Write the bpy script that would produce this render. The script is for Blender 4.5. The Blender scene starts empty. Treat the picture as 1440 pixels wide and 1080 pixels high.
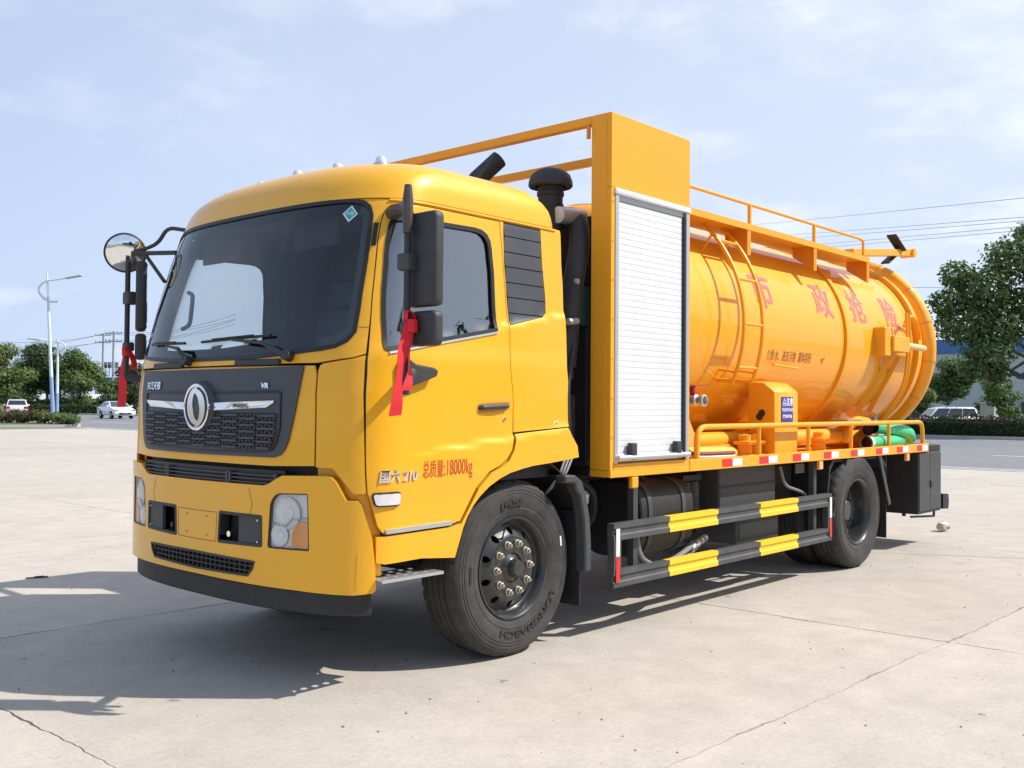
import bpy, bmesh, math, random
import numpy as np
from mathutils import Vector, Matrix
from mathutils.geometry import delaunay_2d_cdt
random.seed(7)
PI = math.pi
R = math.radians
SC = bpy.context.scene
COL = SC.collection

# ------------------------------------------------------------------ camera
CAMP = (-3.027, -3.771, 1.46)
_y, _t, _r = R(41.75), R(1.382), R(0.426)
FWD = Vector((math.cos(_y) * math.cos(_t), math.sin(_y) * math.cos(_t), math.sin(_t)))
_R = Vector((math.sin(_y), -math.cos(_y), 0)); _U = _R.cross(FWD)
RT = math.cos(_r) * _R + math.sin(_r) * _U
UP = -math.sin(_r) * _R + math.cos(_r) * _U
cam = bpy.data.cameras.new('camera'); camo = bpy.data.objects.new('camera', cam); COL.objects.link(camo)
M3 = Matrix((RT, UP, -FWD)).transposed()
camo.matrix_world = Matrix.Translation(CAMP) @ M3.to_4x4()
cam.sensor_width = 36; cam.lens = 1417.97 * 36 / 1440
cam.shift_x = (720 - 722.95) / 1440; cam.shift_y = (533.8 - 540) / 1440
cam.clip_start = .1; cam.clip_end = 3000
SC.camera = camo

# ------------------------------------------------------------------ light
SUNV = Vector((.60, -.68, 1.0)).normalized()
sun = bpy.data.lights.new('sun', 'SUN'); sun.energy = 4.3; sun.angle = R(.53); sun.color = (1, .955, .89)
suno = bpy.data.objects.new('sun', sun); COL.objects.link(suno)
suno.rotation_euler = SUNV.to_track_quat('Z', 'Y').to_euler(); suno.location = (20, -20, 30)
world = bpy.data.worlds.new('World'); SC.world = world; world.use_nodes = True
nt = world.node_tree; N = nt.nodes; L = nt.links
for n in list(N): N.remove(n)
def nn(t, tree=None, **k):
    n = (tree or nt).nodes.new(t)
    for a, b in k.items(): setattr(n, a, b)
    return n
wo = nn('ShaderNodeOutputWorld'); bg = nn('ShaderNodeBackground'); bg.inputs['Strength'].default_value = .1
sky = nn('ShaderNodeTexSky', sky_type='NISHITA', sun_disc=False)
sky.sun_elevation = math.asin(SUNV.z); sky.sun_rotation = math.atan2(SUNV.x, SUNV.y)
sky.air_density = 1.0; sky.dust_density = 1.6; sky.ozone_density = 1.3; sky.altitude = 20
tc = nn('ShaderNodeTexCoord')
sep = nn('ShaderNodeSeparateXYZ'); L.new(tc.outputs['Generated'], sep.inputs[0])
mx = nn('ShaderNodeMath', operation='MAXIMUM'); L.new(sep.outputs[2], mx.inputs[0]); mx.inputs[1].default_value = 0
ad = nn('ShaderNodeMath', operation='ADD'); L.new(mx.outputs[0], ad.inputs[0]); ad.inputs[1].default_value = .16
dv = nn('ShaderNodeVectorMath', operation='DIVIDE'); cb = nn('ShaderNodeCombineXYZ')
for i in range(3): L.new(ad.outputs[0], cb.inputs[i])
L.new(tc.outputs['Generated'], dv.inputs[0]); L.new(cb.outputs[0], dv.inputs[1])
n1 = nn('ShaderNodeTexNoise'); n1.inputs['Scale'].default_value = .95; n1.inputs['Detail'].default_value = 9; n1.inputs['Roughness'].default_value = .56
mpv = nn('ShaderNodeMapping'); mpv.inputs['Location'].default_value = (3.1, 1.4, .2)
L.new(dv.outputs[0], mpv.inputs[0]); L.new(mpv.outputs[0], n1.inputs['Vector'])
cr = nn('ShaderNodeValToRGB'); cr.color_ramp.elements[0].position = .54; cr.color_ramp.elements[1].position = .86
cr.color_ramp.elements[0].color = (0, 0, 0, 1); cr.color_ramp.elements[1].color = (.8, .8, .8, 1)
L.new(n1.outputs[0], cr.inputs[0])
# thin overall veil: stronger low down
hz = nn('ShaderNodeMapRange'); hz.inputs[1].default_value = 0; hz.inputs[2].default_value = .55; hz.inputs[3].default_value = .86; hz.inputs[4].default_value = .52
L.new(mx.outputs[0], hz.inputs[0])
veil = nn('ShaderNodeMixRGB'); veil.inputs[2].default_value = (4.75, 5.95, 8.2, 1)
L.new(hz.outputs[0], veil.inputs[0]); L.new(sky.outputs[0], veil.inputs[1])
dt = nn('ShaderNodeVectorMath', operation='DOT_PRODUCT'); L.new(tc.outputs['Generated'], dt.inputs[0]); dt.inputs[1].default_value = (.93, .15, .30)
dr_ = nn('ShaderNodeMapRange'); dr_.inputs[1].default_value = .35; dr_.inputs[2].default_value = 1.0; dr_.inputs[3].default_value = 0; dr_.inputs[4].default_value = .34; L.new(dt.outputs['Value'], dr_.inputs[0])
n4 = nn('ShaderNodeTexNoise'); n4.inputs['Scale'].default_value = 1.9; n4.inputs['Detail'].default_value = 10; n4.inputs['Roughness'].default_value = .6; L.new(mpv.outputs[0], n4.inputs['Vector'])
pf = nn('ShaderNodeMapRange'); pf.interpolation_type = 'SMOOTHSTEP'; pf.inputs[1].default_value = .42; pf.inputs[2].default_value = .74; L.new(n4.outputs[0], pf.inputs[0])
mk_ = nn('ShaderNodeMapRange'); mk_.inputs[1].default_value = .62; mk_.inputs[2].default_value = .97; mk_.inputs[3].default_value = 0; mk_.inputs[4].default_value = .46; L.new(dt.outputs['Value'], mk_.inputs[0])
pm = nn('ShaderNodeMath', operation='MULTIPLY'); L.new(pf.outputs[0], pm.inputs[0]); L.new(mk_.outputs[0], pm.inputs[1])
pa = nn('ShaderNodeMath', operation='ADD'); pa.use_clamp = True; L.new(pm.outputs[0], pa.inputs[0])
ad2 = nn('ShaderNodeMath', operation='ADD'); ad2.use_clamp = True; L.new(cr.outputs[0], ad2.inputs[0]); L.new(dr_.outputs[0], ad2.inputs[1])
cl = nn('ShaderNodeMixRGB'); cl.inputs[2].default_value = (8.6, 8.9, 9.7, 1)
L.new(ad2.outputs[0], pa.inputs[1]); L.new(pa.outputs[0], cl.inputs[0]); L.new(veil.outputs[0], cl.inputs[1]); L.new(cl.outputs[0], bg.inputs[0]); L.new(bg.outputs[0], wo.inputs[0])
SC.view_settings.view_transform = 'Standard'; SC.view_settings.look = 'None'
SC.view_settings.exposure = 0.33; SC.view_settings.gamma = 1
try: SC.view_settings.use_curve_mapping = False
except Exception: pass

# ------------------------------------------------------------------ materials
MATS = {}
def mat(name, col, rough=.5, metal=0, coat=0, noise=None, bump=0, spec=None, emit=None, alpha=None, coatr=.05, tint=None):
    """noise=(scale, amount, second colour): grime/variation in object space"""
    if name in MATS: return MATS[name]
    m = bpy.data.materials.new(name); m.use_nodes = True; t = m.node_tree
    b = t.nodes['Principled BSDF']
    b.inputs['Base Color'].default_value = (*col, 1); b.inputs['Roughness'].default_value = rough; b.inputs['Metallic'].default_value = metal
    b.inputs['Coat Weight'].default_value = coat; b.inputs['Coat Roughness'].default_value = coatr
    if spec is not None: b.inputs['Specular IOR Level'].default_value = spec
    if tint: b.inputs['Specular Tint'].default_value = (*tint, 1)
    if noise:
        sc, am, c2 = noise
        g = nn('ShaderNodeNewGeometry', t); n = nn('ShaderNodeTexNoise', t); n.inputs['Scale'].default_value = sc; n.inputs['Detail'].default_value = 8; n.inputs['Roughness'].default_value = .65
        t.links.new(g.outputs['Position'], n.inputs['Vector'])
        mr = nn('ShaderNodeMapRange', t); mr.inputs[1].default_value = .42; mr.inputs[2].default_value = .72; mr.inputs[3].default_value = 0; mr.inputs[4].default_value = am
        t.links.new(n.outputs[0], mr.inputs[0])
        mi = nn('ShaderNodeMixRGB', t); mi.inputs[1].default_value = (*col, 1); mi.inputs[2].default_value = (*c2, 1)
        t.links.new(mr.outputs[0], mi.inputs[0]); t.links.new(mi.outputs[0], b.inputs['Base Color'])
        rr = nn('ShaderNodeMapRange', t); rr.inputs[3].default_value = rough; rr.inputs[4].default_value = min(1, rough + .25)
        t.links.new(n.outputs[0], rr.inputs[0]); t.links.new(rr.outputs[0], b.inputs['Roughness'])
        if bump:
            bp = nn('ShaderNodeBump', t); bp.inputs['Strength'].default_value = bump; bp.inputs['Distance'].default_value = .01
            n2 = nn('ShaderNodeTexNoise', t); n2.inputs['Scale'].default_value = sc * 6; n2.inputs['Detail'].default_value = 6
            t.links.new(g.outputs['Position'], n2.inputs['Vector']); t.links.new(n2.outputs[0], bp.inputs['Height']); t.links.new(bp.outputs[0], b.inputs['Normal'])
    if emit:
        b.inputs['Emission Color'].default_value = (*col, 1); b.inputs['Emission Strength'].default_value = emit
    MATS[name] = m; return m
def glassmat(name, tint, rough=.01, refl=1.0):
    m = bpy.data.materials.new(name); m.use_nodes = True; t = m.node_tree
    for n in list(t.nodes): t.nodes.remove(n)
    o = nn('ShaderNodeOutputMaterial', t); mi = nn('ShaderNodeMixShader', t); tr = nn('ShaderNodeBsdfTransparent', t); gl = nn('ShaderNodeBsdfGlossy', t)
    gl.inputs['Roughness'].default_value = rough; tr.inputs[0].default_value = (*tint, 1)
    fr = nn('ShaderNodeFresnel', t); fr.inputs[0].default_value = 1.62
    mu = nn('ShaderNodeMath', t, operation='MULTIPLY'); mu.inputs[1].default_value = refl; mu.use_clamp = True
    t.links.new(fr.outputs[0], mu.inputs[0]); t.links.new(mu.outputs[0], mi.inputs[0])
    t.links.new(tr.outputs[0], mi.inputs[1]); t.links.new(gl.outputs[0], mi.inputs[2]); t.links.new(mi.outputs[0], o.inputs[0])
    MATS[name] = m; return m
YEL = mat('cab_yellow_paint', (.85, .415, .016), .26, coat=.45, noise=(3, .10, (.66, .33, .04)), bump=.03, spec=.8, tint=(1, .8, .35))
ORG = mat('tank_orange_paint', (.88, .375, .010), .44, coat=.55, noise=(2, .14, (.78, .29, .015)), bump=.03, coatr=.05, spec=.75, tint=(1, .8, .35))
ORF = mat('body_orange_paint', (.85, .37, .015), .38, coat=.15, noise=(2.5, .22, (.68, .29, .04)), coatr=.2, spec=.7, tint=(1, .8, .4))
ORD = mat('orange_paint_dark', (.74, .27, .015), .45, coat=.1, noise=(3, .3, (.5, .2, .04)))
BLK = mat('black_plastic', (.028, .029, .032), .42, noise=(4, .5, (.06, .058, .055)))
BLM = mat('black_chassis_paint', (.016, .016, .017), .48, noise=(3, .6, (.045, .042, .038)), bump=.2)
GRY = mat('charcoal_plastic', (.052, .056, .066), .38, noise=(3, .3, (.085, .085, .09)))
DGR = mat('dark_grey_metal', (.048, .051, .053), .45, noise=(3, .5, (.085, .082, .076)))
RUB = mat('tyre_rubber', (.036, .034, .033), .68, noise=(9, .55, (.095, .08, .068)), bump=.3)
RUBL = mat('tyre_letter_rubber', (.03, .03, .03), .5)
RIM = mat('black_wheel_paint', (.018, .020, .021), .25, coat=.5, noise=(8, .5, (.045, .042, .038)))
NUT = mat('zinc_nut_metal', (.55, .5, .4), .38, metal=.9, noise=(30, .6, (.3, .24, .16)))
CHR = mat('chrome', (.86, .87, .88), .1, metal=1)
ALU = mat('aluminium', (.62, .63, .64), .34, metal=.85, noise=(8, .4, (.5, .5, .5)))
SHU = mat('shutter_white', (.72, .73, .735), .36, metal=.1, noise=(3, .45, (.58, .585, .58)))
RUBS = mat('seal_rubber', (.012, .012, .013), .45)
FRIT = mat('windscreen_frit', (.012, .013, .016), .12, coat=.6)
INT = mat('interior_grey', (.24, .26, .29), .75, noise=(5, .4, (.16, .16, .165)))
INTD = mat('interior_dark', (.028, .03, .034), .7)
SEAT = mat('seat_cloth', (.16, .20, .32), .9, noise=(12, .4, (.08, .08, .09)))
CURT = mat('curtain_cloth', (.35, .30, .12), .9)
RED = mat('ribbon_red', (.72, .012, .022), .5, noise=(20, .4, (.5, .005, .012)))
REDT = mat('red_lettering', (.55, .03, .015), .6, noise=(30, .3, (.7, .1, .03)))
PNK = mat('faded_red_lettering', (.60, .10, .10), .28, coat=.6, noise=(11, .6, (.78, .22, .14)), coatr=.1)
BRN = mat('brown_lettering', (.30, .10, .02), .5)
REFR = mat('red_reflector', (.65, .02, .02), .3)
REFW = mat('white_reflector', (.80, .76, .74), .3)
GYEL = mat('guard_yellow', (.87, .56, .02), .42, noise=(6, .25, (.65, .42, .05)))
GBLK = mat('guard_black', (.06, .062, .065), .45, noise=(6, .6, (.11, .11, .105)))
BLU = mat('sign_blue', (.05, .045, .32), .4)
WHT = mat('white_print', (.82, .82, .84), .45)
GRN = mat('green_hose', (.04, .60, .26), .35, coat=.3, noise=(6, .3, (.02, .3, .1)))
GRNP = mat('dull_teal_paint', (.02, .10, .085), .5, noise=(4, .6, (.05, .06, .055)))
AMB = mat('amber_lens', (.95, .42, .12), .15, coat=1)
LENS = mat('headlamp_reflector', (.95, .955, .96), .3, metal=.15, coat=1, noise=(18, .30, (.82, .83, .84)), bump=.45)
MIRG = mat('mirror_glass', (.85, .87, .88), .02, metal=1)
TEAL = mat('sticker_teal', (.03, .36, .40), .4)
GLS = glassmat('windscreen_glass', (.88, .92, .91), refl=1.25)
GLD = glassmat('side_glass', (.62, .66, .68), refl=5.5)
GLF = glassmat('far_side_glass', (.85, .88, .89), refl=1.6)
GLC = glassmat('lamp_glass', (.99, .995, .995), refl=.8)

# ------------------------------------------------------------------ object helpers
def wloc(o):
    v = Vector((0, 0, 0))
    while o: v += o.location; o = o.parent
    return v
def link(name, me, parent=None):
    o = bpy.data.objects.new(name, me); COL.objects.link(o)
    if parent: o.parent = parent; o.location = -wloc(parent)
    return o
def tag(o, label=None, cat=None, group=None, kind=None):
    for k, v in (('label', label), ('category', cat), ('group', group), ('kind', kind)):
        if v: o[k] = v
    return o
def empty(name, loc, label=None, cat=None, group=None):
    o = bpy.data.objects.new(name, None); COL.objects.link(o); o.location = loc; o.empty_display_size = .2
    return tag(o, label, cat, group)
def kids(o): return [c for c in ALLCH.get(o.name, [])]
def copy_tree(o, parent=None, data=None):
    chs = [c for c in list(o.children)]
    c = o.copy(); COL.objects.link(c)
    if parent: c.parent = parent
    for ch in chs: copy_tree(ch, c)
    return c
class MB:
    def __init__(s): s.v = []; s.f = []
    def add(s, vs, fs):
        k = len(s.v); s.v += [tuple(v) for v in vs]; s.f += [tuple(i + k for i in f) for f in fs]; return s
    def box(s, a, b):
        x0, y0, z0 = a; x1, y1, z1 = b
        return s.add([(x0, y0, z0), (x1, y0, z0), (x1, y1, z0), (x0, y1, z0), (x0, y0, z1), (x1, y0, z1), (x1, y1, z1), (x0, y1, z1)],
                     [(0, 3, 2, 1), (4, 5, 6, 7), (0, 1, 5, 4), (1, 2, 6, 5), (2, 3, 7, 6), (3, 0, 4, 7)])
    def bar(s, p, q, w, h, up=(0, 0, 1)):
        p, q = Vector(p), Vector(q); d = (q - p).normalized(); u = Vector(up)
        if abs(d.dot(u)) > .95: u = Vector((1, 0, 0))
        x = d.cross(u).normalized() * w / 2; y = x.cross(d).normalized() * h / 2
        vs = [c + a * x + b * y for c in (p, q) for a, b in ((-1, -1), (1, -1), (1, 1), (-1, 1))]
        return s.add(vs, [(0, 1, 2, 3), (7, 6, 5, 4), (0, 4, 5, 1), (1, 5, 6, 2), (2, 6, 7, 3), (3, 7, 4, 0)])
    def tube(s, pts, r, n=10, caps=True, closed=False, rf=None):
        pts = [Vector(p) for p in pts]; m = len(pts); rings = []; pu = None
        for i, p in enumerate(pts):
            if closed: d = (pts[(i + 1) % m] - pts[i - 1])
            else: d = pts[min(i + 1, m - 1)] - pts[max(i - 1, 0)]
            d.normalize()
            if pu is None:
                u = Vector((0, 0, 1)) if abs(d.z) < .9 else Vector((1, 0, 0))
                u = (u - d * d.dot(u)).normalized()
            else: u = (pu - d * d.dot(pu)).normalized()
            pu = u; w = d.cross(u); rr = rf(i / (m - 1)) if rf else (r[i] if isinstance(r, (list, tuple)) else r)
            rings.append([p + (u * math.cos(a) + w * math.sin(a)) * rr for a in [2 * PI * k / n for k in range(n)]])
        vs = [v for g in rings for v in g]; fs = []
        for i in range(m if closed else m - 1):
            j = (i + 1) % m
            for k in range(n): fs.append((i * n + k, i * n + (k + 1) % n, j * n + (k + 1) % n, j * n + k))
        if caps and not closed: fs += [tuple(range(n))[::-1], tuple((m - 1) * n + k for k in range(n))]
        return s.add(vs, fs)
    def lathe(s, prof, org, axis='y', n=32, sgn=1, a0=0, a1=2 * PI, mod=None):
        """prof: (r, h) ; axis through org"""
        full = abs(a1 - a0 - 2 * PI) < 1e-6; m = n if full else n + 1; vs = []
        for i, (r, h) in enumerate(prof):
            for k in range(m):
                a = a0 + (a1 - a0) * k / n; rr = r + (mod(i, k) if mod else 0)
                c, q, e = rr * math.cos(a), rr * math.sin(a), h * sgn
                v = {'y': (c, e, q), 'z': (c, q, e), 'x': (e, c, q)}[axis]
                vs.append((org[0] + v[0], org[1] + v[1], org[2] + v[2]))
        fs = []
        for i in range(len(prof) - 1):
            for k in range(n): fs.append((i * m + k, i * m + (k + 1) % m, (i + 1) * m + (k + 1) % m, (i + 1) * m + k))
        return s.add(vs, fs)
    def disc(s, org, r, axis='y', n=24):
        vs = []
        for k in range(n):
            a = 2 * PI * k / n; c, q = r * math.cos(a), r * math.sin(a)
            v = {'y': (c, 0, q), 'z': (c, q, 0), 'x': (0, c, q)}[axis]; vs.append((org[0] + v[0], org[1] + v[1], org[2] + v[2]))
        return s.add(vs, [tuple(range(n))])
    def cyl(s, p, q, r, n=16, r2=None): return s.tube([p, q], [r, r if r2 is None else r2], n)
    def prism(s, poly, fn, d0, d1):
        """poly in 2D, fn(u,v,d)->3D"""
        n = len(poly); vs = [fn(u, v, d0) for u, v in poly] + [fn(u, v, d1) for u, v in poly]
        return s.add(vs, [tuple(range(n)), tuple(range(2 * n - 1, n - 1, -1))] + [(i, i + n, (i + 1) % n + n, (i + 1) % n) for i in range(n)])
    def build(s, name, m, parent=None, smooth=35, bevel=0, seg=1, recalc=True):
        me = bpy.data.meshes.new(name); me.from_pydata(s.v, [], s.f); me.materials.append(m)
        if recalc or bevel:
            b = bmesh.new(); b.from_mesh(me)
            if recalc: bmesh.ops.recalc_face_normals(b, faces=b.faces)
            if bevel:
                es = [e for e in b.edges if len(e.link_faces) == 2 and e.calc_face_angle(0) > .6]
                bmesh.ops.bevel(b, geom=es, offset=bevel, segments=seg, affect='EDGES', profile=.5, clamp_overlap=True)
            b.to_mesh(me); b.free()
        if smooth:
            for p in me.polygons: p.use_smooth = True
            me.set_sharp_from_angle(angle=R(smooth))
        return link(name, me, parent)
def arcpts(c, r, a0, a1, n, plane='xz'):
    o = []
    for i in range(n + 1):
        a = R(a0 + (a1 - a0) * i / n); u, v = r * math.cos(a), r * math.sin(a)
        o.append({'xz': (c[0] + u, c[1], c[2] + v), 'yz': (c[0], c[1] + u, c[2] + v), 'xy': (c[0] + u, c[1] + v, c[2])}[plane])
    return o
def fillet(pts, r, n=4):
    pts = [Vector(p) for p in pts]; o = [pts[0]]
    for i in range(1, len(pts) - 1):
        a, b, c = pts[i - 1], pts[i], pts[i + 1]; d1 = (a - b); d2 = (c - b); rr = min(r, d1.length * .45, d2.length * .45)
        p, q = b + d1.normalized() * rr, b + d2.normalized() * rr
        for k in range(n + 1):
            t = k / n; o.append(p * (1 - t) ** 2 + b * 2 * t * (1 - t) + q * t * t)
    o.append(pts[-1]); return o
def text(body, size, fn, m, name, parent, ext=0, shear=0, sx=1, split=0, align='LEFT', bold=0):
    cu = bpy.data.curves.new('txt', 'FONT'); cu.body = body; cu.size = size; cu.shear = shear; cu.extrude = ext; cu.offset = bold
    cu.align_x = align; cu.resolution_u = 3
    o = bpy.data.objects.new('txt', cu); COL.objects.link(o)
    me = bpy.data.meshes.new_from_object(o.evaluated_get(bpy.context.evaluated_depsgraph_get()))
    bpy.data.objects.remove(o); bpy.data.curves.remove(cu)
    if split:
        b = bmesh.new(); b.from_mesh(me)
        ys = [v.co.y for v in b.verts]; y = min(ys) + split
        while y < max(ys):
            bmesh.ops.bisect_plane(b, geom=b.verts[:] + b.edges[:] + b.faces[:], plane_co=(0, y, 0), plane_no=(0, 1, 0)); y += split
        b.to_mesh(me); b.free()
    for v in me.vertices: v.co = fn(v.co.x * sx, v.co.y, v.co.z)
    me.name = name; me.materials.clear(); me.materials.append(m)
    return link(name, me, parent)

# ------------------------------------------------------------------ cab surface  P(s, z): s = arc length from the centre of the front
CY = 1.22
CT = [(0.50, -.02, 1.125, .40, 2.6), (0.95, -.02, 1.13, .40, 2.6), (1.10, -.02, 1.138, .40, 2.6), (1.50, -.01, 1.14, .40, 2.6), (1.68, .012, 1.138, .40, 2.65), (1.78, .035, 1.128, .41, 2.7), (2.0, .085, 1.115, .43, 2.8),
      (2.3, .165, 1.098, .45, 2.85), (2.5, .228, 1.085, .47, 2.8), (2.6, .268, 1.065, .48, 2.75), (2.7, .35, 1.00, .5, 2.7), (2.78, .50, .87, .5, 2.65), (2.82, .72, .70, .5, 2.6)]
def prm(z):
    z = max(CT[0][0], min(CT[-1][0], z))
    for a, b in zip(CT, CT[1:]):
        if z <= b[0]:
            t = (z - a[0]) / (b[0] - a[0]); return [a[i] + (b[i] - a[i]) * t for i in range(1, 5)]
_tab = {}
def ctab(z):
    k = round(z, 3)
    if k not in _tab:
        fx, w, D, n = prm(z); a = np.linspace(0, PI / 2, 61)
        X = fx + D - D * np.cos(a) ** (2 / n); Y = w * np.sin(a) ** (2 / n)
        S = np.concatenate([[0], np.cumsum(np.hypot(np.diff(X), np.diff(Y)))])
        _tab[k] = (X, Y, S, fx, w, D)
    return _tab[k]
def sm(a, b, x):
    t = max(0, min(1, (x - a) / (b - a))); return t * t * (3 - 2 * t)
def P0(s, z):
    X, Y, S, fx, w, D = ctab(z); a = abs(s)
    if a >= S[-1]: x, y = fx + D + a - S[-1], w
    else: x, y = float(np.interp(a, S, X)), float(np.interp(a, S, Y))
    f = sm(.22, .42, x)
    if f > 0:  # pressed-in belt line and lower swage of the side
        y += f * (.014 * sm(-.02, .02, (1.69 + .18 * x) - z) + .016 * sm(-.012, .03, (1.155 + .1 * x) - z) * sm(.3, .9, x))
    return Vector((x, CY - math.copysign(y, s) if s else CY, z))
def NRM(s, z):
    e = .004; a = P0(s + e, z) - P0(s - e, z); b = P0(s, z + e) - P0(s, z - e)
    n = a.cross(b); return n.normalized()
def P(s, z, off=0):
    p = P0(s, z)
    return p + NRM(s, z) * off if off else p
def sx(x, z):
    X, Y, S, fx, w, D = ctab(z); return float(S[-1] + x - fx - D) if x > fx + D else float(np.interp(x, X, S))
def dens(poly, step):
    o = []
    for i, a in enumerate(poly):
        b = poly[(i + 1) % len(poly)]; k = max(1, int(math.ceil(math.hypot(b[0] - a[0], b[1] - a[1]) / step)))
        o += [(a[0] + (b[0] - a[0]) * j / k, a[1] + (b[1] - a[1]) * j / k) for j in range(k)]
    return o
def rnd(poly, r, n=4):
    o = []; m = len(poly)
    for i in range(m):
        a, b, c = Vector(poly[i - 1]), Vector(poly[i]), Vector(poly[(i + 1) % m]); rr = r if not isinstance(r, (list, tuple)) else r[i]
        d1, d2 = a - b, c - b; rr = min(rr, d1.length * .48, d2.length * .48)
        if rr < 1e-4: o.append(tuple(b)); continue
        p, q = b + d1.normalized() * rr, b + d2.normalized() * rr
        for k in range(n + 1):
            t = k / n; v = p * (1 - t) ** 2 + b * 2 * t * (1 - t) + q * t * t; o.append((v.x, v.y))
    return o
def inset(poly, d):
    """shrink (d>0) a polygon by d"""
    A = sum(a[0] * b[1] - b[0] * a[1] for a, b in zip(poly, poly[1:] + poly[:1])); sg = 1 if A > 0 else -1; o = []; m = len(poly)
    for i in range(m):
        a, b, c = Vector(poly[i - 1]), Vector(poly[i]), Vector(poly[(i + 1) % m]); e1 = (b - a); e2 = (c - b)
        if e1.length < 1e-7: e1 = e2
        if e2.length < 1e-7: e2 = e1
        n1 = Vector((-e1.y, e1.x)).normalized() * sg; n2 = Vector((-e2.y, e2.x)).normalized() * sg
        k = n1 + n2; k = k / max(.4, k.length_squared / 2) if k.length > 1e-6 else n1
        o.append((b.x + k.x * d, b.y + k.y * d))
    return o
def inpoly(pts, poly):
    x, y = pts[:, 0], pts[:, 1]; r = np.zeros(len(pts), bool); n = len(poly)
    for i in range(n):
        x0, y0 = poly[i]; x1, y1 = poly[(i + 1) % n]
        if y0 == y1: continue
        c = ((y0 > y) != (y1 > y)) & (x < (x1 - x0) * (y - y0) / (y1 - y0) + x0); r ^= c
    return r
def segd(pts, loop):
    d = np.full(len(pts), 1e9)
    for i in range(len(loop)):
        a = np.array(loop[i]); b = np.array(loop[(i + 1) % len(loop)]); ab = b - a; t = np.clip(((pts - a) @ ab) / (ab @ ab + 1e-12), 0, 1)
        d = np.minimum(d, np.hypot(*(pts - a - t[:, None] * ab).T))
    return d
def panel(name, poly, m, parent, holes=(), off=0, th=.014, step=.04, surf=P, nrm=NRM, flip=False):
    """a pressed panel that follows the cab surface, with returned edges"""
    if flip:
        poly = [(-a, b) for a, b in poly]; holes = [[(-a, b) for a, b in h] for h in holes]
    loops = [dens(poly, step)] + [dens(h, step) for h in holes]
    xs = [p[0] for p in poly]; zs = [p[1] for p in poly]
    gx, gz = np.meshgrid(np.arange(min(xs), max(xs), step), np.arange(min(zs), max(zs), step)); g = np.c_[gx.ravel(), gz.ravel()]
    if len(g):
        ok = inpoly(g, loops[0])
        for h in loops[1:]: ok &= ~inpoly(g, h)
        g = g[ok]
        for l in loops:
            if len(g): g = g[segd(g, l) > step * .4]
    vs = []; es = []
    for l in loops:
        k = len(vs); vs += [Vector(p) for p in l]; es += [(k + i, k + (i + 1) % len(l)) for i in range(len(l))]
    nb = len(vs); vs += [Vector((float(a), float(b))) for a, b in g]
    ov, oe, of, ovm, oem, ofm = delaunay_2d_cdt(vs, es, [], 0, 1e-6)
    cen = np.array([[sum(ov[i][k] for i in f) / 3 for k in (0, 1)] for f in of])
    ok = inpoly(cen, loops[0])
    for h in loops[1:]: ok &= ~inpoly(cen, h)
    fs = [list(f) for f, o in zip(of, ok) if o]
    V = [surf(v[0], v[1], off) for v in ov]; NN = [nrm(v[0], v[1]) for v in ov]
    # orient
    a, b, c = [V[i] for i in fs[0]]
    nf = []
    for f in fs:
        a, b, c = [V[i] for i in f]
        nf.append(f if (b - a).cross(c - a).dot(NN[f[0]]) > 0 else f[::-1])
    fs = nf
    cnt = {}
    for f in fs:
        for i in range(3): cnt[(f[i], f[(i + 1) % 3])] = 1
    be = [e for e in cnt if (e[1], e[0]) not in cnt]
    norms = list(NN); F = list(fs); mp = {}
    def sk(i, lvl):
        if (i, lvl) not in mp:
            mp[(i, lvl)] = len(V); V.append(V[i] if lvl == 0 else surf(ov[i][0], ov[i][1], off - th)); norms.append(None)
        return mp[(i, lvl)]
    for a, b in be: F.append([b, a, sk(a, 1), sk(b, 1)] if False else [sk(b, 0), sk(a, 0), sk(a, 1), sk(b, 1)])
    me = bpy.data.meshes.new(name); me.from_pydata([tuple(v) for v in V], [], F); me.materials.append(m)
    for p in me.polygons: p.use_smooth = True
    cn = []
    for p in me.polygons:
        for vi in p.vertices:
            cn.append(tuple(norms[vi]) if norms[vi] is not None else tuple(p.normal))
    me.normals_split_custom_set(cn)
    return link(name, me, parent)
def sstrip(name, pts, w, h, m, parent, closed=False, off=0, flip=False, step=.04):
    """a narrow raised moulding along a path on the cab surface"""
    if flip: pts = [(-a, b) for a, b in pts]
    if closed: q = dens(pts, step)
    else:
        q = []
        for a, c in zip(pts, pts[1:]):
            k = max(1, int(math.ceil(math.hypot(c[0] - a[0], c[1] - a[1]) / step))); q += [(a[0] + (c[0] - a[0]) * j / k, a[1] + (c[1] - a[1]) * j / k) for j in range(k)]
        q.append(pts[-1])
    b = MB(); V = []
    n = len(q)
    for i in range(n):
        a = q[i - 1] if (closed or i) else q[i]; c = q[(i + 1) % n] if (closed or i < n - 1) else q[i]
        d = Vector((c[0] - a[0], c[1] - a[1]))
        d = d.normalized() if d.length > 1e-7 else Vector((1, 0)); k = Vector((-d.y, d.x)) * w / 2
        for e, o in ((-1, 0), (-1, 1), (1, 1), (1, 0)):
            V.append(P(q[i][0] + k.x * e, q[i][1] + k.y * e, off + (h if o else -.006)))
    F = []
    for i in range(n if closed else n - 1):
        j = (i + 1) % n
        for k in range(4): F.append((i * 4 + k, i * 4 + (k + 1) % 4, j * 4 + (k + 1) % 4, j * 4 + k))
    if not closed: F += [(0, 1, 2, 3), tuple((n - 1) * 4 + k for k in (3, 2, 1, 0))]
    return b.add(V, F).build(name, m, parent, smooth=50)
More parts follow.
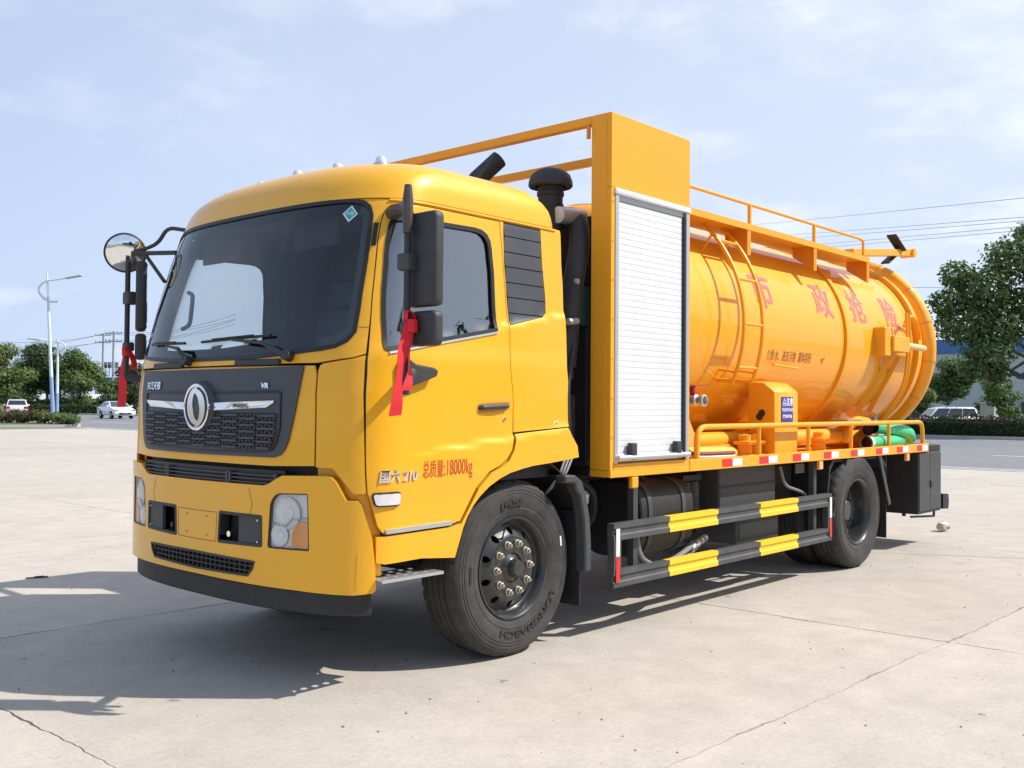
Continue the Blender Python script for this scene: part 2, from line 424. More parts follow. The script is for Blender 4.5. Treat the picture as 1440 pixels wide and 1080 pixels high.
def sbox(b, s0, s1, z0, z1, o0, o1, k=4):
    """box that follows the surface"""
    for i in range(k):
        a, c = s0 + (s1 - s0) * i / k, s0 + (s1 - s0) * (i + 1) / k
        vs = [P(a, z0, o0), P(c, z0, o0), P(c, z0, o1), P(a, z0, o1), P(a, z1, o0), P(c, z1, o0), P(c, z1, o1), P(a, z1, o1)]
        fs = [(0, 3, 2, 1), (4, 5, 6, 7), (0, 1, 5, 4), (2, 3, 7, 6)]
        if i == 0: fs.append((3, 0, 4, 7))
        if i == k - 1: fs.append((1, 2, 6, 5))
        b.add(vs, fs)
    return b
def sym(h): return h + [(-a, b) for a, b in reversed(h) if a > 1e-6]

# ================================================================== SETTING
def ground_mat(name, c1, c2, scale, rough=.85, bump=.25, spots=None):
    m = bpy.data.materials.new(name); m.use_nodes = True; t = m.node_tree; b = t.nodes['Principled BSDF']; K = t.links.new
    g = nn('ShaderNodeNewGeometry', t); oi = nn('ShaderNodeObjectInfo', t)
    n1 = nn('ShaderNodeTexNoise', t); n1.inputs['Scale'].default_value = scale; n1.inputs['Detail'].default_value = 10; n1.inputs['Roughness'].default_value = .62
    n2 = nn('ShaderNodeTexNoise', t); n2.inputs['Scale'].default_value = 38; n2.inputs['Detail'].default_value = 6; n2.inputs['Roughness'].default_value = .7
    n3 = nn('ShaderNodeTexNoise', t); n3.inputs['Scale'].default_value = 3.1; n3.inputs['Detail'].default_value = 9; n3.inputs['Roughness'].default_value = .7
    for n in (n1, n2, n3): K(g.outputs['Position'], n.inputs['Vector'])
    r1 = nn('ShaderNodeMapRange', t); r1.inputs[1].default_value = .3; r1.inputs[2].default_value = .7; K(n1.outputs[0], r1.inputs[0])
    mi = nn('ShaderNodeMixRGB', t); mi.inputs[1].default_value = (*c1, 1); mi.inputs[2].default_value = (*c2, 1); K(r1.outputs[0], mi.inputs[0])
    r2 = nn('ShaderNodeMapRange', t); r2.inputs[1].default_value = .3; r2.inputs[2].default_value = .75; r2.inputs[3].default_value = .85; r2.inputs[4].default_value = 1.10; K(n2.outputs[0], r2.inputs[0])
    r3 = nn('ShaderNodeMapRange', t); r3.inputs[1].default_value = .35; r3.inputs[2].default_value = .7; r3.inputs[3].default_value = 1.05; r3.inputs[4].default_value = .86; K(n3.outputs[0], r3.inputs[0])
    r4 = nn('ShaderNodeMapRange', t); r4.inputs[3].default_value = .95; r4.inputs[4].default_value = 1.04; K(oi.outputs['Random'], r4.inputs[0])
    m1 = nn('ShaderNodeMath', t, operation='MULTIPLY'); m2 = nn('ShaderNodeMath', t, operation='MULTIPLY'); K(r2.outputs[0], m1.inputs[0]); K(r3.outputs[0], m1.inputs[1]); K(m1.outputs[0], m2.inputs[0]); K(r4.outputs[0], m2.inputs[1])
    last = m2.outputs[0]
    if spots:
        vo = nn('ShaderNodeTexVoronoi', t); vo.inputs['Scale'].default_value = spots; nd_ = nn('ShaderNodeTexNoise', t); nd_.inputs['Scale'].default_value = 14; nd_.inputs['Detail'].default_value = 4; K(g.outputs['Position'], nd_.inputs['Vector']); sc_ = nn('ShaderNodeVectorMath', t, operation='SCALE'); sc_.inputs['Scale'].default_value = .16; K(nd_.outputs['Color'], sc_.inputs[0]); av_ = nn('ShaderNodeVectorMath', t, operation='ADD'); K(g.outputs['Position'], av_.inputs[0]); K(sc_.outputs[0], av_.inputs[1]); K(av_.outputs[0], vo.inputs['Vector'])
        w = nn('ShaderNodeTexWhiteNoise', t); K(vo.outputs['Color'], w.inputs['Vector'])
        rad = nn('ShaderNodeMapRange', t); rad.inputs[1].default_value = .82; rad.inputs[2].default_value = 1; rad.inputs[3].default_value = 0; rad.inputs[4].default_value = .17; K(w.outputs['Value'], rad.inputs[0])
        lt = nn('ShaderNodeMath', t, operation='LESS_THAN'); K(vo.outputs['Distance'], lt.inputs[0]); K(rad.outputs[0], lt.inputs[1])
        sp = nn('ShaderNodeMapRange', t); sp.inputs[3].default_value = 1; sp.inputs[4].default_value = .62; K(lt.outputs[0], sp.inputs[0])
        m3 = nn('ShaderNodeMath', t, operation='MULTIPLY'); K(last, m3.inputs[0]); K(sp.outputs[0], m3.inputs[1]); last = m3.outputs[0]
    vm = nn('ShaderNodeVectorMath', t, operation='SCALE'); K(mi.outputs[0], vm.inputs[0]); K(last, vm.inputs['Scale']); K(vm.outputs[0], b.inputs['Base Color'])
    b.inputs['Roughness'].default_value = rough; b.inputs['Specular IOR Level'].default_value = .35
    bp = nn('ShaderNodeBump', t); bp.inputs['Strength'].default_value = bump; bp.inputs['Distance'].default_value = .004; K(n2.outputs[0], bp.inputs['Height']); K(bp.outputs[0], b.inputs['Normal'])
    return m
CONC = ground_mat('yard_concrete', (.46, .413, .352), (.53, .477, .41), .42, spots=5.5)
DIRT = ground_mat('joint_dirt', (.17, .15, .12), (.26, .23, .19), 4, rough=.95)
SOIL = ground_mat('bare_ground', (.20, .19, .14), (.28, .26, .2), .2, rough=.95)
ASPH = ground_mat('road_asphalt', (.20, .20, .205), (.255, .255, .26), .12, rough=.8)
KERB = ground_mat('kerb_stone', (.46, .44, .40), (.55, .53, .49), .8)
PAINT = mat('road_paint', (.72, .72, .70), .6, noise=(.8, .6, (.35, .35, .35)))
GRASS = mat('lawn_green', (.10, .13, .035), .9, noise=(.6, .9, (.055, .085, .02)), bump=.5)
g = MB().box((-1500, -1500, -.6), (1500, 1500, -.06)).build('ground', SOIL); tag(g, kind='structure')
# the concrete yard: slabs with open joints
yard = MB().box((-40, -30, -.055), (21.9, 52.4, -.02)).build('concrete_yard', DIRT, smooth=0); tag(yard, kind='structure')
XJ = [-14.7, -10.15, -5.6, -1.05, 3.5, 8.05, 12.6, 17.15, 21.7]; YJ = [-9.9, -5.7, -1.5] + [2.7 + 4.2 * i for i in range(12)]
def wob(i, t, ph): return .007 * math.sin(t * 3.1 + i * 1.7 + ph) + .004 * math.sin(t * 9.7 + i + ph) + .004 * math.sin(t * 27 + i * 3) + .003 * math.sin(t * 61 + i)
def jx(i, y): return XJ[i] + .05 * math.sin(y * .21 + i) + wob(i, y, 0)
def jy(j, x): return YJ[j] - .027 * x + wob(j, x, 2)
def slab(i, j):
    near = (-1 <= i - 2 <= 3) and j < 6; k = 130 if near else 4
    gap = lambda t, q: (.0025 + .002 * abs(math.sin(t * 2.3 + q)) + (.011 * max(0, math.sin(t * 5.1 + q) - .6) + .010 * max(0, math.sin(t * 23 + 2 * q) * math.sin(t * 7.3) - .62) if near else 0))
    x0, x1, y0, y1 = XJ[i], XJ[i + 1], YJ[j], YJ[j + 1]; pts = []
    big = 2.2 if i in (3,) and j in (2, 3) else 1
    for q in range(k): x = x0 + (x1 - x0) * q / k; pts.append((x, jy(j, x) + gap(x, j)))
    for q in range(k): y = y0 + (y1 - y0) * q / k; pts.append((jx(i + 1, y) - gap(y, i + 1), y - .027 * x1 if False else y))
    for q in range(k): x = x1 - (x1 - x0) * q / k; pts.append((x, jy(j + 1, x) - gap(x, j + 1)))
    for q in range(k): y = y1 - (y1 - y0) * q / k; pts.append((jx(i, y) + gap(y, i) , y))
    # fix the corners so side edges follow the slanted cross joints
    o = []
    for n_, (x, y) in enumerate(pts):
        side = n_ // k
        if side in (1, 3):
            ya, yb = jy(j, x) + gap(x, j), jy(j + 1, x) - gap(x, j + 1); t = (y - y0) / (y1 - y0); y = ya + (yb - ya) * t
        o.append((x, y))
    dz = random.uniform(-.001, .001)
    b = MB().prism(o, lambda u, v, d: (u, v, d), -.02 + .0005, dz)
    return b.build('concrete_slab', CONC, yard, smooth=0)
for i in range(len(XJ) - 1):
    for j in range(len(YJ) - 1): slab(i, j)
# small stones, chips and stains of grit on the yard
st = MB(); rs = random.Random(3)
for _ in range(900):
    x, y = rs.uniform(-2.6, 8), rs.uniform(-3.4, 6); r_ = rs.choice([.002, .003, .003, .004, .007]) * rs.uniform(.7, 1.3)
    h = r_ * .7; a = rs.random() * 6
    vs = [(x + r_ * math.cos(a + k * 1.57) * rs.uniform(.6, 1.2), y + r_ * math.sin(a + k * 1.57) * rs.uniform(.6, 1.2), .0005) for k in range(4)] + [(x, y, h + .001)]
    st.add(vs, [(0, 1, 4), (1, 2, 4), (2, 3, 4), (3, 0, 4)])
tag(st.build('loose_grit', mat('grit_stone', (.10, .085, .07), .9), smooth=0), 'small dark stones and grit scattered over the concrete yard', 'grit', kind='stuff')
road = MB().box((22.15, -160, -.055), (46.5, 420, -.03)).build('road', ASPH, smooth=0); tag(road, kind='structure')
mk = MB()
for xx in (30.2, 38.4):
    y = -120
    while y < 400: mk.box((xx, y, -.03), (xx + .16, y + 6, -.026)); y += 15
mk.box((22.9, -160, -.03), (23.05, 420, -.026)); mk.box((45.7, -160, -.03), (45.85, 420, -.026))
mk.build('lane_marking', PAINT, road, smooth=0)
kb = MB()
for a in range(-4, 46): kb.box((21.92, a * 1.1 + .006 if a > -9 else 0, -.05), (22.14, a * 1.1 + 1.094, -.004))
kbo = kb.build('kerb', KERB, smooth=0); tag(kbo, kind='structure')
kb = MB()
for a in range(-20, 330): kb.box((46.51, a * 1.5 + .006, -.05), (46.7, a * 1.5 + 1.494, .12))
tag(kb.build('kerb_far', KERB, smooth=0), kind='structure')
verge = MB().box((46.71, -160, -.055), (170, 420, .06)).build('grass_verge', GRASS, smooth=0); tag(verge, kind='structure')

def at(u, depth, z=0.):
    """world point on the bearing of photo column u at this distance ahead"""
    a = (u - 722.95) / 1417.97; p = Vector(CAMP) + depth * (FWD.xy.to_3d().normalized() + a * _R); return Vector((p.x, p.y, z))
# ---- foliage
def leafmat(name, c1, c2):
    m = bpy.data.materials.new(name); m.use_nodes = True; t = m.node_tree; b = t.nodes['Principled BSDF']
    g = nn('ShaderNodeNewGeometry', t); mi = nn('ShaderNodeMixRGB', t); mi.inputs[1].default_value = (*c1, 1); mi.inputs[2].default_value = (*c2, 1)
    n = nn('ShaderNodeTexNoise', t); n.inputs['Scale'].default_value = .7; t.links.new(g.outputs['Position'], n.inputs['Vector'])
    a = nn('ShaderNodeMath', t, operation='ADD'); a.inputs[1].default_value = -.25; t.links.new(n.outputs[0], a.inputs[0])
    a2 = nn('ShaderNodeMath', t, operation='MULTIPLY_ADD'); a2.inputs[1].default_value = .55; t.links.new(g.outputs['Random Per Island'], a2.inputs[0]); t.links.new(a.outputs[0], a2.inputs[2])
    a2.use_clamp = True; t.links.new(a2.outputs[0], mi.inputs[0]); t.links.new(mi.outputs[0], b.inputs['Base Color']); b.inputs['Roughness'].default_value = .55
    b.inputs['Specular IOR Level'].default_value = .3
    tr = nn('ShaderNodeBsdfTranslucent', t); t.links.new(mi.outputs[0], tr.inputs[0]); ms = nn('ShaderNodeMixShader', t); ms.inputs[0].default_value = .32
    o = t.nodes['Material Output']; t.links.new(b.outputs[0], ms.inputs[1]); t.links.new(tr.outputs[0], ms.inputs[2]); t.links.new(ms.outputs[0], o.inputs[0])
    return m
LF1 = leafmat('camphor_leaf', (.07, .115, .032), (.18, .25, .08)); LF2 = leafmat('pale_leaf', (.09, .13, .035), (.19, .24, .075)); LF3 = leafmat('dark_leaf', (.03, .055, .02), (.075, .115, .035))
LFP = leafmat('purple_hedge_leaf', (.05, .03, .035), (.10, .055, .05)); LFD = leafmat('dry_bush_leaf', (.09, .085, .035), (.19, .16, .08))
BARK = mat('bark', (.12, .10, .08), .9, noise=(6, .6, (.07, .055, .045)), bump=.5)
def leaves(n, blobs, size, rs, shell=.55):
    """numpy leaf quads: blobs = (cx,cy,cz,rx,ry,rz)"""
    B = np.array(blobs); vol = B[:, 3] * B[:, 4] * B[:, 5]; pk = rs.choice(len(B), n, p=vol ** .75 / (vol ** .75).sum())
    d = rs.normal(size=(n, 3)); d /= np.linalg.norm(d, axis=1)[:, None]; r = shell + (1 - shell) * rs.random(n) ** .7
    c = B[pk, :3] + d * B[pk, 3:] * r[:, None] * (1 + .12 * rs.normal(size=(n, 1)))
    nr = d + rs.normal(size=(n, 3)) * .55 + np.array([0, 0, .5]); nr /= np.linalg.norm(nr, axis=1)[:, None]
    u = np.cross(nr, rs.normal(size=(n, 3))); u /= np.linalg.norm(u, axis=1)[:, None]; w = np.cross(nr, u)
    s = size * rs.uniform(.55, 1.35, (n, 1)); u = u * s; w = w * s * .55
    V = np.stack([c - u, c + w * .9, c + u, c - w * .9], 1).reshape(-1, 3)
    return V, np.arange(n * 4).reshape(-1, 4)
def npmesh(name, V, F, m, parent=None):
    me = bpy.data.meshes.new(name); me.vertices.add(len(V)); me.vertices.foreach_set('co', V.astype(np.float32).ravel())
    k = F.shape[1]; me.loops.add(F.size); me.loops.foreach_set('vertex_index', F.astype(np.int32).ravel()); me.polygons.add(len(F))
    me.polygons.foreach_set('loop_start', np.arange(0, F.size, k, dtype=np.int32)); me.polygons.foreach_set('loop_total', np.full(len(F), k, dtype=np.int32))
    me.update(calc_edges=True); me.materials.append(m); return link(name, me, parent)
def tree(name, loc, H, W, trunk, lf, n, size, label, group, seed, lowest=.3, blobs=None):
    rs = np.random.RandomState(seed); o = empty(name, loc, label, 'tree', group); x, y, z = loc; b = MB()
    b.tube([(x, y, z - .2), (x + .1, y, z + H * .2), (x - .05, y + .1, z + H * .42), (x + .1, y, z + H * .7)], [trunk, trunk * .8, trunk * .6, trunk * .2], 8)
    bl = []
    if blobs is None:
        k = 13
        for i in range(k):
            a = rs.rand() * 6.28; q = rs.rand() ** .6; rr = W * .5 * q * .72; hh = z + H * (lowest + .12 + (.8 - lowest) * rs.rand()); f = 1 - abs((hh - z) / H - .6) * .9
            bl.append((x + rr * f * math.cos(a), y + rr * f * math.sin(a), hh, W * rs.uniform(.15, .24), W * rs.uniform(.15, .24), W * rs.uniform(.11, .17)))
        bl.append((x, y, z + H * .88, W * .2, W * .2, H * .12))
    else: bl = [(x + a, y + c, z + d, e, e, f) for a, c, d, e, f in blobs]
    for q in bl:
        s0 = Vector((x, y, z + H * rs.uniform(.22, .45))); e = Vector(q[:3]); mid = (s0 + e) / 2 + Vector((0, 0, -.05 * H))
        b.tube([s0, mid, e], [trunk * .42, trunk * .25, trunk * .08], 5)
    b.build('trunk', BARK, o)
    V, F = leaves(int(n * (1 if blobs else 1.35)), bl, size * (1 if blobs else .86), rs); npmesh('crown', V, F, lf, o); return o
# right: the big camphor tree and the ones by the warehouse
p = at(1474, 48)
rt = random.Random(5)
big = [(-2.6, 1.9, 4.2, 1.25, .9), (-3.2, 2.9, 5.6, 1.3, 1.0), (-2.4, 2.2, 7.2, 1.5, 1.2), (-1.3, .9, 8.8, 1.6, 1.1), (.4, -.3, 9.6, 1.7, 1.1), (1.2, -1.4, 8, 1.9, 1.4), (-.6, .4, 6.6, 1.6, 1.1),
       (1.6, -1.5, 5.6, 1.6, 1.2), (-3.7, 3.4, 6.6, .9, .7), (-2.1, 1.6, 5.4, 1.3, .9), (-2.9, 2.4, 3.3, .7, .5), (-1.9, 1.8, 3.1, .65, .45), (2.5, -2.6, 7, 1.6, 1.3), (-3.1, 3.2, 8.0, .8, .7), (-.2, .6, 10.2, .9, .6)]
big = [(a, b_, c * .97, d, e) for a, b_, c, d, e in big if not (c < 6 and a > -1)]
tree('camphor_tree', (p.x, p.y, 0), 10.4, 8.5, .26, LF1, 20000, .13, 'large broad green tree at the right edge, its crown reaching over the warehouse wall', None, 11, blobs=big)
p = at(1333, 97); tree('round_tree', (p.x, p.y, 0), 6.3, 5.6, .14, LF1, 3800, .20, 'round green tree behind the parked van, in front of the warehouse wall', 'trees in front of the warehouse', 21, lowest=.12)
p = at(1300, 92); tree('round_tree', (p.x, p.y, 0), 3.2, 3.6, .1, LF2, 1500, .17, 'low bushy tree partly hidden behind the rear of the tanker, left of the van', 'trees in front of the warehouse', 22, lowest=.05)
p = at(1406, 72); tree('round_tree', (p.x, p.y, 0), 3.6, 3.9, .1, LF1, 2200, .15, 'small loose tree right of the van, beneath the big tree', 'trees in front of the warehouse', 23, lowest=.1)
p = at(1385, 88); tree('round_tree', (p.x, p.y, 0), 2.1, 3.2, .08, LF3, 900, .16, 'lowest dark bush between the van and the small loose tree', 'trees in front of the warehouse', 24, lowest=.05)
# left: trees beyond the road
p = at(8, 118); tree('roadside_tree', (p.x, p.y, 0), 8.2, 8.0, .2, LF2, 5200, .24, 'pale green leafy tree at the left edge beyond the road', 'trees beyond the road', 31, lowest=.08)
p = at(66, 132); tree('roadside_tree', (p.x, p.y, 0), 8.6, 9.5, .25, LF3, 6800, .24, 'large dark green tree behind the tall street lamp', 'trees beyond the road', 32, lowest=.12)
p = at(103, 128); tree('roadside_tree', (p.x, p.y, 0), 7.9, 7.4, .22, LF1, 5200, .23, 'tall mid green tree between the second lamp and the utility poles', 'trees beyond the road', 33, lowest=.2)
p = at(113, 112); tree('roadside_tree', (p.x, p.y, 0), 4.2, 4.0, .1, LF2, 2400, .17, 'small round light green tree in front of the tall mid green one', 'trees beyond the road', 34, lowest=.15)
p = at(154, 150); tree('roadside_tree', (p.x, p.y, 0), 4.6, 5.6, .12, LF1, 2400, .22, 'low wide tree below the utility poles, behind the white saloon', 'trees beyond the road', 35, lowest=.1)
p = at(187, 130); tree('roadside_tree', (p.x, p.y, 0), 6.2, 6.5, .15, LF3, 3400, .22, 'dark tree half hidden behind the red ribbon and the front of the cab', 'trees beyond the road', 36, lowest=.1)
p = at(33, 210); tree('roadside_tree', (p.x, p.y, 0), 9.6, 11, .2, LF1, 2600, .34, 'hazy tree seen in the gap between the two leftmost trees', 'trees beyond the road', 37, lowest=.1)
# hedges
def hedge(name, p0, p1, w, h, lf, n, size, label, seed, z0=.0, group=None):
    rs = np.random.RandomState(seed); p0, p1 = Vector(p0), Vector(p1); d = p1 - p0; L_ = d.length; d.normalize(); sd = Vector((-d.y, d.x))
    o = empty(name, ((p0.x + p1.x) / 2, (p0.y + p1.y) / 2, z0), label, 'hedge', group)
    t = rs.rand(n) * L_; a = rs.rand(n); face = rs.randint(0, 3, n); wob_ = .05 * np.sin(t * 1.9) + .04 * np.sin(t * 5.3 + 1)
    hh = h * (1 + wob_ * 1.6); off = np.where(face == 0, (a - .5) * w, np.where(face == 1, -w / 2, w / 2)) + rs.normal(size=n) * .05
    zz = np.where(face == 0, hh, a * hh) + rs.normal(size=n) * .045 + z0
    c = np.c_[p0.x + d.x * t + sd.x * off, p0.y + d.y * t + sd.y * off, zz]
    nr = rs.normal(size=(n, 3)); nr[:, 2] += 1; nr /= np.linalg.norm(nr, axis=1)[:, None]; u = np.cross(nr, rs.normal(size=(n, 3))); u /= np.linalg.norm(u, axis=1)[:, None]; v = np.cross(nr, u)
    s = size * rs.uniform(.6, 1.4, (n, 1)); V = np.stack([c - u * s, c + v * s * .6, c + u * s, c - v * s * .6], 1).reshape(-1, 3)
    npmesh('foliage', V, np.arange(4 * n).reshape(-1, 4), lf, o)
    m_ = (p0 + p1) / 2; a_ = p0 + d * .1; b_ = p1 - d * .1
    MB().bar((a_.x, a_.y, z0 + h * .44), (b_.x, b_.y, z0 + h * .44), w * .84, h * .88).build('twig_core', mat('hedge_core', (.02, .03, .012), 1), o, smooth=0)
    return o
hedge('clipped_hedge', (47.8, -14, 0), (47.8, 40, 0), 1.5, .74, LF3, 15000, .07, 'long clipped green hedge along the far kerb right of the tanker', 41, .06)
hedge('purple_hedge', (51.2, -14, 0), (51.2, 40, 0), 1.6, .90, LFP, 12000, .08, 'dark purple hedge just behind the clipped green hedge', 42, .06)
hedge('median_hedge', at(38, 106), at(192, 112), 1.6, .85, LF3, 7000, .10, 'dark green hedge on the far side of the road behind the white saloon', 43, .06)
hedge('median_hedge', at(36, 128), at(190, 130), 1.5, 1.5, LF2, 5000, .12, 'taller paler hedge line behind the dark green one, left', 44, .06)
# island with low bushes at the left
isl = MB().prism([(12.0, 57.5), (18.8, 54.9), (22.6, 53.2), (23.4, 53.2), (23.9, 53.9), (24.0, 62), (21, 66), (10, 66)], lambda u, v, d: (u, v, d), -.05, .10).build('planting_island', KERB, smooth=0); tag(isl, kind='structure')
MB().prism([(12.3, 57.9), (18.9, 55.25), (22.7, 53.5), (23.3, 53.55), (23.6, 54), (23.7, 61.8), (20.8, 65.7), (10.3, 65.7)], lambda u, v, d: (u, v, d), .1, .13).build('lawn', GRASS, isl, smooth=0)
rs_ = np.random.RandomState(77)
bushes = [(-8, .95, LFD, 'leftmost low brownish bush of the row on the island'), (14, .9, LFD, 'second brownish bush from the left on the island'), (34, .95, LFD, 'third bush from the left on the island, brown-green'), (55, .9, LFD, 'fourth bush from the left on the island, by the foot of the tall lamp'), (72, .78, LF2, 'fifth bush from the left on the island, low and green'), (88, .7, LF2, 'second bush from the right end of the island, green'), (102, .68, LF1, 'rightmost small green bush on the island corner')]
for u_, h_, lf_, lb in bushes:
    p = at(u_, 58.6 + .02 * (50 - u_)); o = empty('low_bush', (p.x, p.y, .1), lb, 'bush', 'low bushes on the planting island')
    bl = [(p.x + rs_.uniform(-.45, .45), p.y + rs_.uniform(-.4, .4), .13 + h_ * rs_.uniform(.3, .62), rs_.uniform(.28, .42), rs_.uniform(.28, .42), h_ * .34) for _ in range(7)]
    V, F = leaves(1100, bl, .075, rs_); npmesh('foliage', V, F, lf_, o)
    b = MB()
    for q in bl: b.tube([(p.x, p.y, .1), (q[0], q[1], q[2])], [.03, .01], 4)
    b.build('stem', BARK, o)

# ---- buildings
WALLW = mat('warehouse_cladding', (.56, .58, .60), .6, noise=(.08, .3, (.48, .50, .53)))
WALLB = mat('warehouse_blue_band', (.07, .19, .42), .5)
def wall_thing(name, p0, p1, z1, m, label, cat='building', depth=18, band=None, ribs=3.0, roof=None, openings=()):
    p0, p1 = Vector(p0), Vector(p1); d = (p1 - p0); L_ = d.length; d.normalize(); bk = Vector((-d.y, d.x, 0)); 
    if bk.dot(p0 - Vector(CAMP)) < 0: bk = -bk
    o = empty(name, (p0 + p1) / 2, label, cat)
    def fn(u, v, w): q = p0 + d * u + bk * w; return (q.x, q.y, v)
    b = MB(); n = max(1, int(L_ / ribs))
    b.prism([(0, -.3), (L_, -.3), (L_, z1), (0, z1)], fn, 0, depth).build('wall', m, o, smooth=0)
    b = MB()
    for i in range(n + 1):
        u = L_ * i / n; b.prism([(u - .04, 0), (u + .04, 0), (u + .04, z1 - .01), (u - .04, z1 - .01)], fn, -.05, 0)
    b.build('wall_rib', m, o, smooth=0)
    if band:
        MB().prism([(-.2, z1 - band), (L_ + .2, z1 - band), (L_ + .2, z1 + .25), (-.2, z1 + .25)], fn, -.15, .4).build('fascia', WALLB, o, smooth=0)
    gl = mat('far_window_glass', (.06, .08, .10), .1)
    for (u0, u1, v0, v1) in openings:
        w = MB().prism([(u0, v0), (u1, v0), (u1, v1), (u0, v1)], fn, -.12, .02).build('window', gl, o, smooth=0)
    return o
wall_thing('warehouse', at(1255, 118), at(1560, 106), 8.9, WALLW, 'long pale grey warehouse with a blue band along its top, behind the trees', band=1.35)
wall_thing('low_building', at(70, 175), at(112, 172), 2.6, mat('white_render', (.75, .76, .78), .7), 'low white building seen under the dark trees at left', depth=8, openings=[(1, 2, .9, 1.9), (3.4, 4.4, .9, 1.9)])
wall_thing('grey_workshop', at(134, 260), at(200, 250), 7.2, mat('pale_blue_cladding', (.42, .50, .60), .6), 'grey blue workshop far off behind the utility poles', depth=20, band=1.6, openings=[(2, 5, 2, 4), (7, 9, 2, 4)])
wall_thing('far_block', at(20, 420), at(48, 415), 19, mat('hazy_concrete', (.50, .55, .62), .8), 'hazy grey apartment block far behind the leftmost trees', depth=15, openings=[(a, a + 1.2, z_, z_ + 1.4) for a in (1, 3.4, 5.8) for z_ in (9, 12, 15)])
wall_thing('gatehouse', at(1420, 96), at(1475, 94), 2.75, mat('gatehouse_wall', (.42, .41, .42), .8), 'low gatehouse with a flat roof under the big tree at right', depth=5, openings=[(1, 2.6, .9, 2)])
pt = at(1391, 84); o = empty('gate_pillar', pt, 'square tan gate pillar standing right of the white van', 'pillar')
b = MB().box((pt.x - .55, pt.y - .55, 0), (pt.x + .55, pt.y + .55, 1.75)).build('shaft', mat('tan_stone', (.42, .39, .34), .8, noise=(2, .4, (.3, .28, .24))), o, bevel=.02)
MB().box((pt.x - .65, pt.y - .65, 1.75), (pt.x + .65, pt.y + .65, 1.9)).build('cap', KERB, o, bevel=.02)
# rooftop sign, far left
sg = at(149, 240, 10); o = empty('rooftop_sign', (sg.x, sg.y, 7.4), 'dark lattice sign on the workshop roof between the utility poles', 'sign')
b = MB()
for k in range(4):
    q = at(148 + k * 5.2, 240); b.box((q.x - .35, q.y - .1, 9.3), (q.x + .35, q.y + .1, 10.7)); b.bar((q.x, q.y, 7.3), (q.x, q.y, 9.3), .12, .12)
b.build('sign_letter', mat('sign_dark', (.10, .09, .11), .6), o, smooth=0)
tag(MB().add([at(72, 140, 0), at(86, 140, 0), at(86, 140, 3.9), at(72, 140, 3.9), at(72, 140.4, 0), at(86, 140.4, 0), at(86, 140.4, 3.9), at(72, 140.4, 3.9)], [(0, 1, 2, 3), (7, 6, 5, 4), (0, 4, 5, 1), (1, 5, 6, 2), (2, 6, 7, 3), (3, 7, 4, 0)]).build('blue_hoarding', mat('hoarding_blue', (.02, .045, .22), .5), smooth=0), 'dark blue hoarding board behind the two street lamps', 'hoarding')

# unseen shed and tree row, added for the tank and door glass to mirror
wall_thing('reflection_shed', (-30, -34, 0), (34, -34, 0), 5.6, mat('shed_sheet', (.28, .29, .30), .6), 'long grey unseen shed behind the camera, added for the tank and door glass to mirror', depth=12, band=.5, openings=[(a, a + 4.5, 0.05, 3.8) for a in (6, 18, 30, 42, 54)])
for k_ in range(7):
    tree('reflection_tree', (-8 + 9.5 * k_, -27 + (k_ % 2), 0), 8.2 + .5 * (k_ % 3), 8.6, .2, LF3, 1500, .42, ('first', 'second', 'third', 'fourth', 'fifth', 'sixth', 'seventh')[k_] + ' green tree of the unseen row added for the tank and door glass to mirror', 'unseen trees added for reflections', 60 + k_, lowest=.15)

# ---- street lamps
POLE = mat('pale_pole_paint', (.70, .76, .80), .4, noise=(1, .2, (.55, .6, .62))); POLEB = mat('blue_pole_paint', (.26, .38, .58), .45)
def lamp(u, depth, H, lean, flip, label):
    p = at(u, depth); rr = Vector((_R.x, _R.y, 0)); o = empty('street_lamp', p, label, 'street lamp', 'street lamps beyond the yard')
    def q(a, z): return p + rr * (a * flip - lean * z / H) + Vector((0, 0, z))
    MB().tube([q(0, 0), q(0, H * .28)], [.17, .15], 10).build('pole_base', POLEB, o)
    MB().tube([q(0, H * .28), q(0, H * .85), q(0, H)], [.145, .10, .06], 10).build('pole', POLE, o)
    arc = [q(.9, H * .80), q(.1, H * .795), q(-.55, H * .83), q(-.85, H * .88), q(-.5, H * .925), q(.1, H * .945), q(1.1, H * .955), q(1.7, H * .965)]
    pts = []
    for i in range(len(arc) - 1):
        for k in range(3): t = k / 3; pts.append(arc[i] * (1 - t) + arc[i + 1] * t)
    MB().tube(fillet(arc, .5, 3), .075, 8).build('curved_arm', POLE, o)
    a, c = q(1.6, H * .962), q(3.0, H * .982)
    MB().bar(a, c, .42, .16).build('lamp_head', mat('lamp_head_grey', (.5, .53, .55), .4), o, bevel=.05)
    for k in range(5):
        a0 = q(-.1 - .17 * k, H * (.800 + .012 * k)); MB().bar(a0, a0 + Vector((0, 0, .28)), .05, .05).build('arm_rung', POLE, o, smooth=0)
lamp(75.5, 86, 12.4, .75, 1, 'tallest pale street lamp, leaning slightly, above the bushes on the left')
lamp(81, 101, 7.8, .05, -1, 'shorter street lamp right behind the tall one, its arm curling the other way')
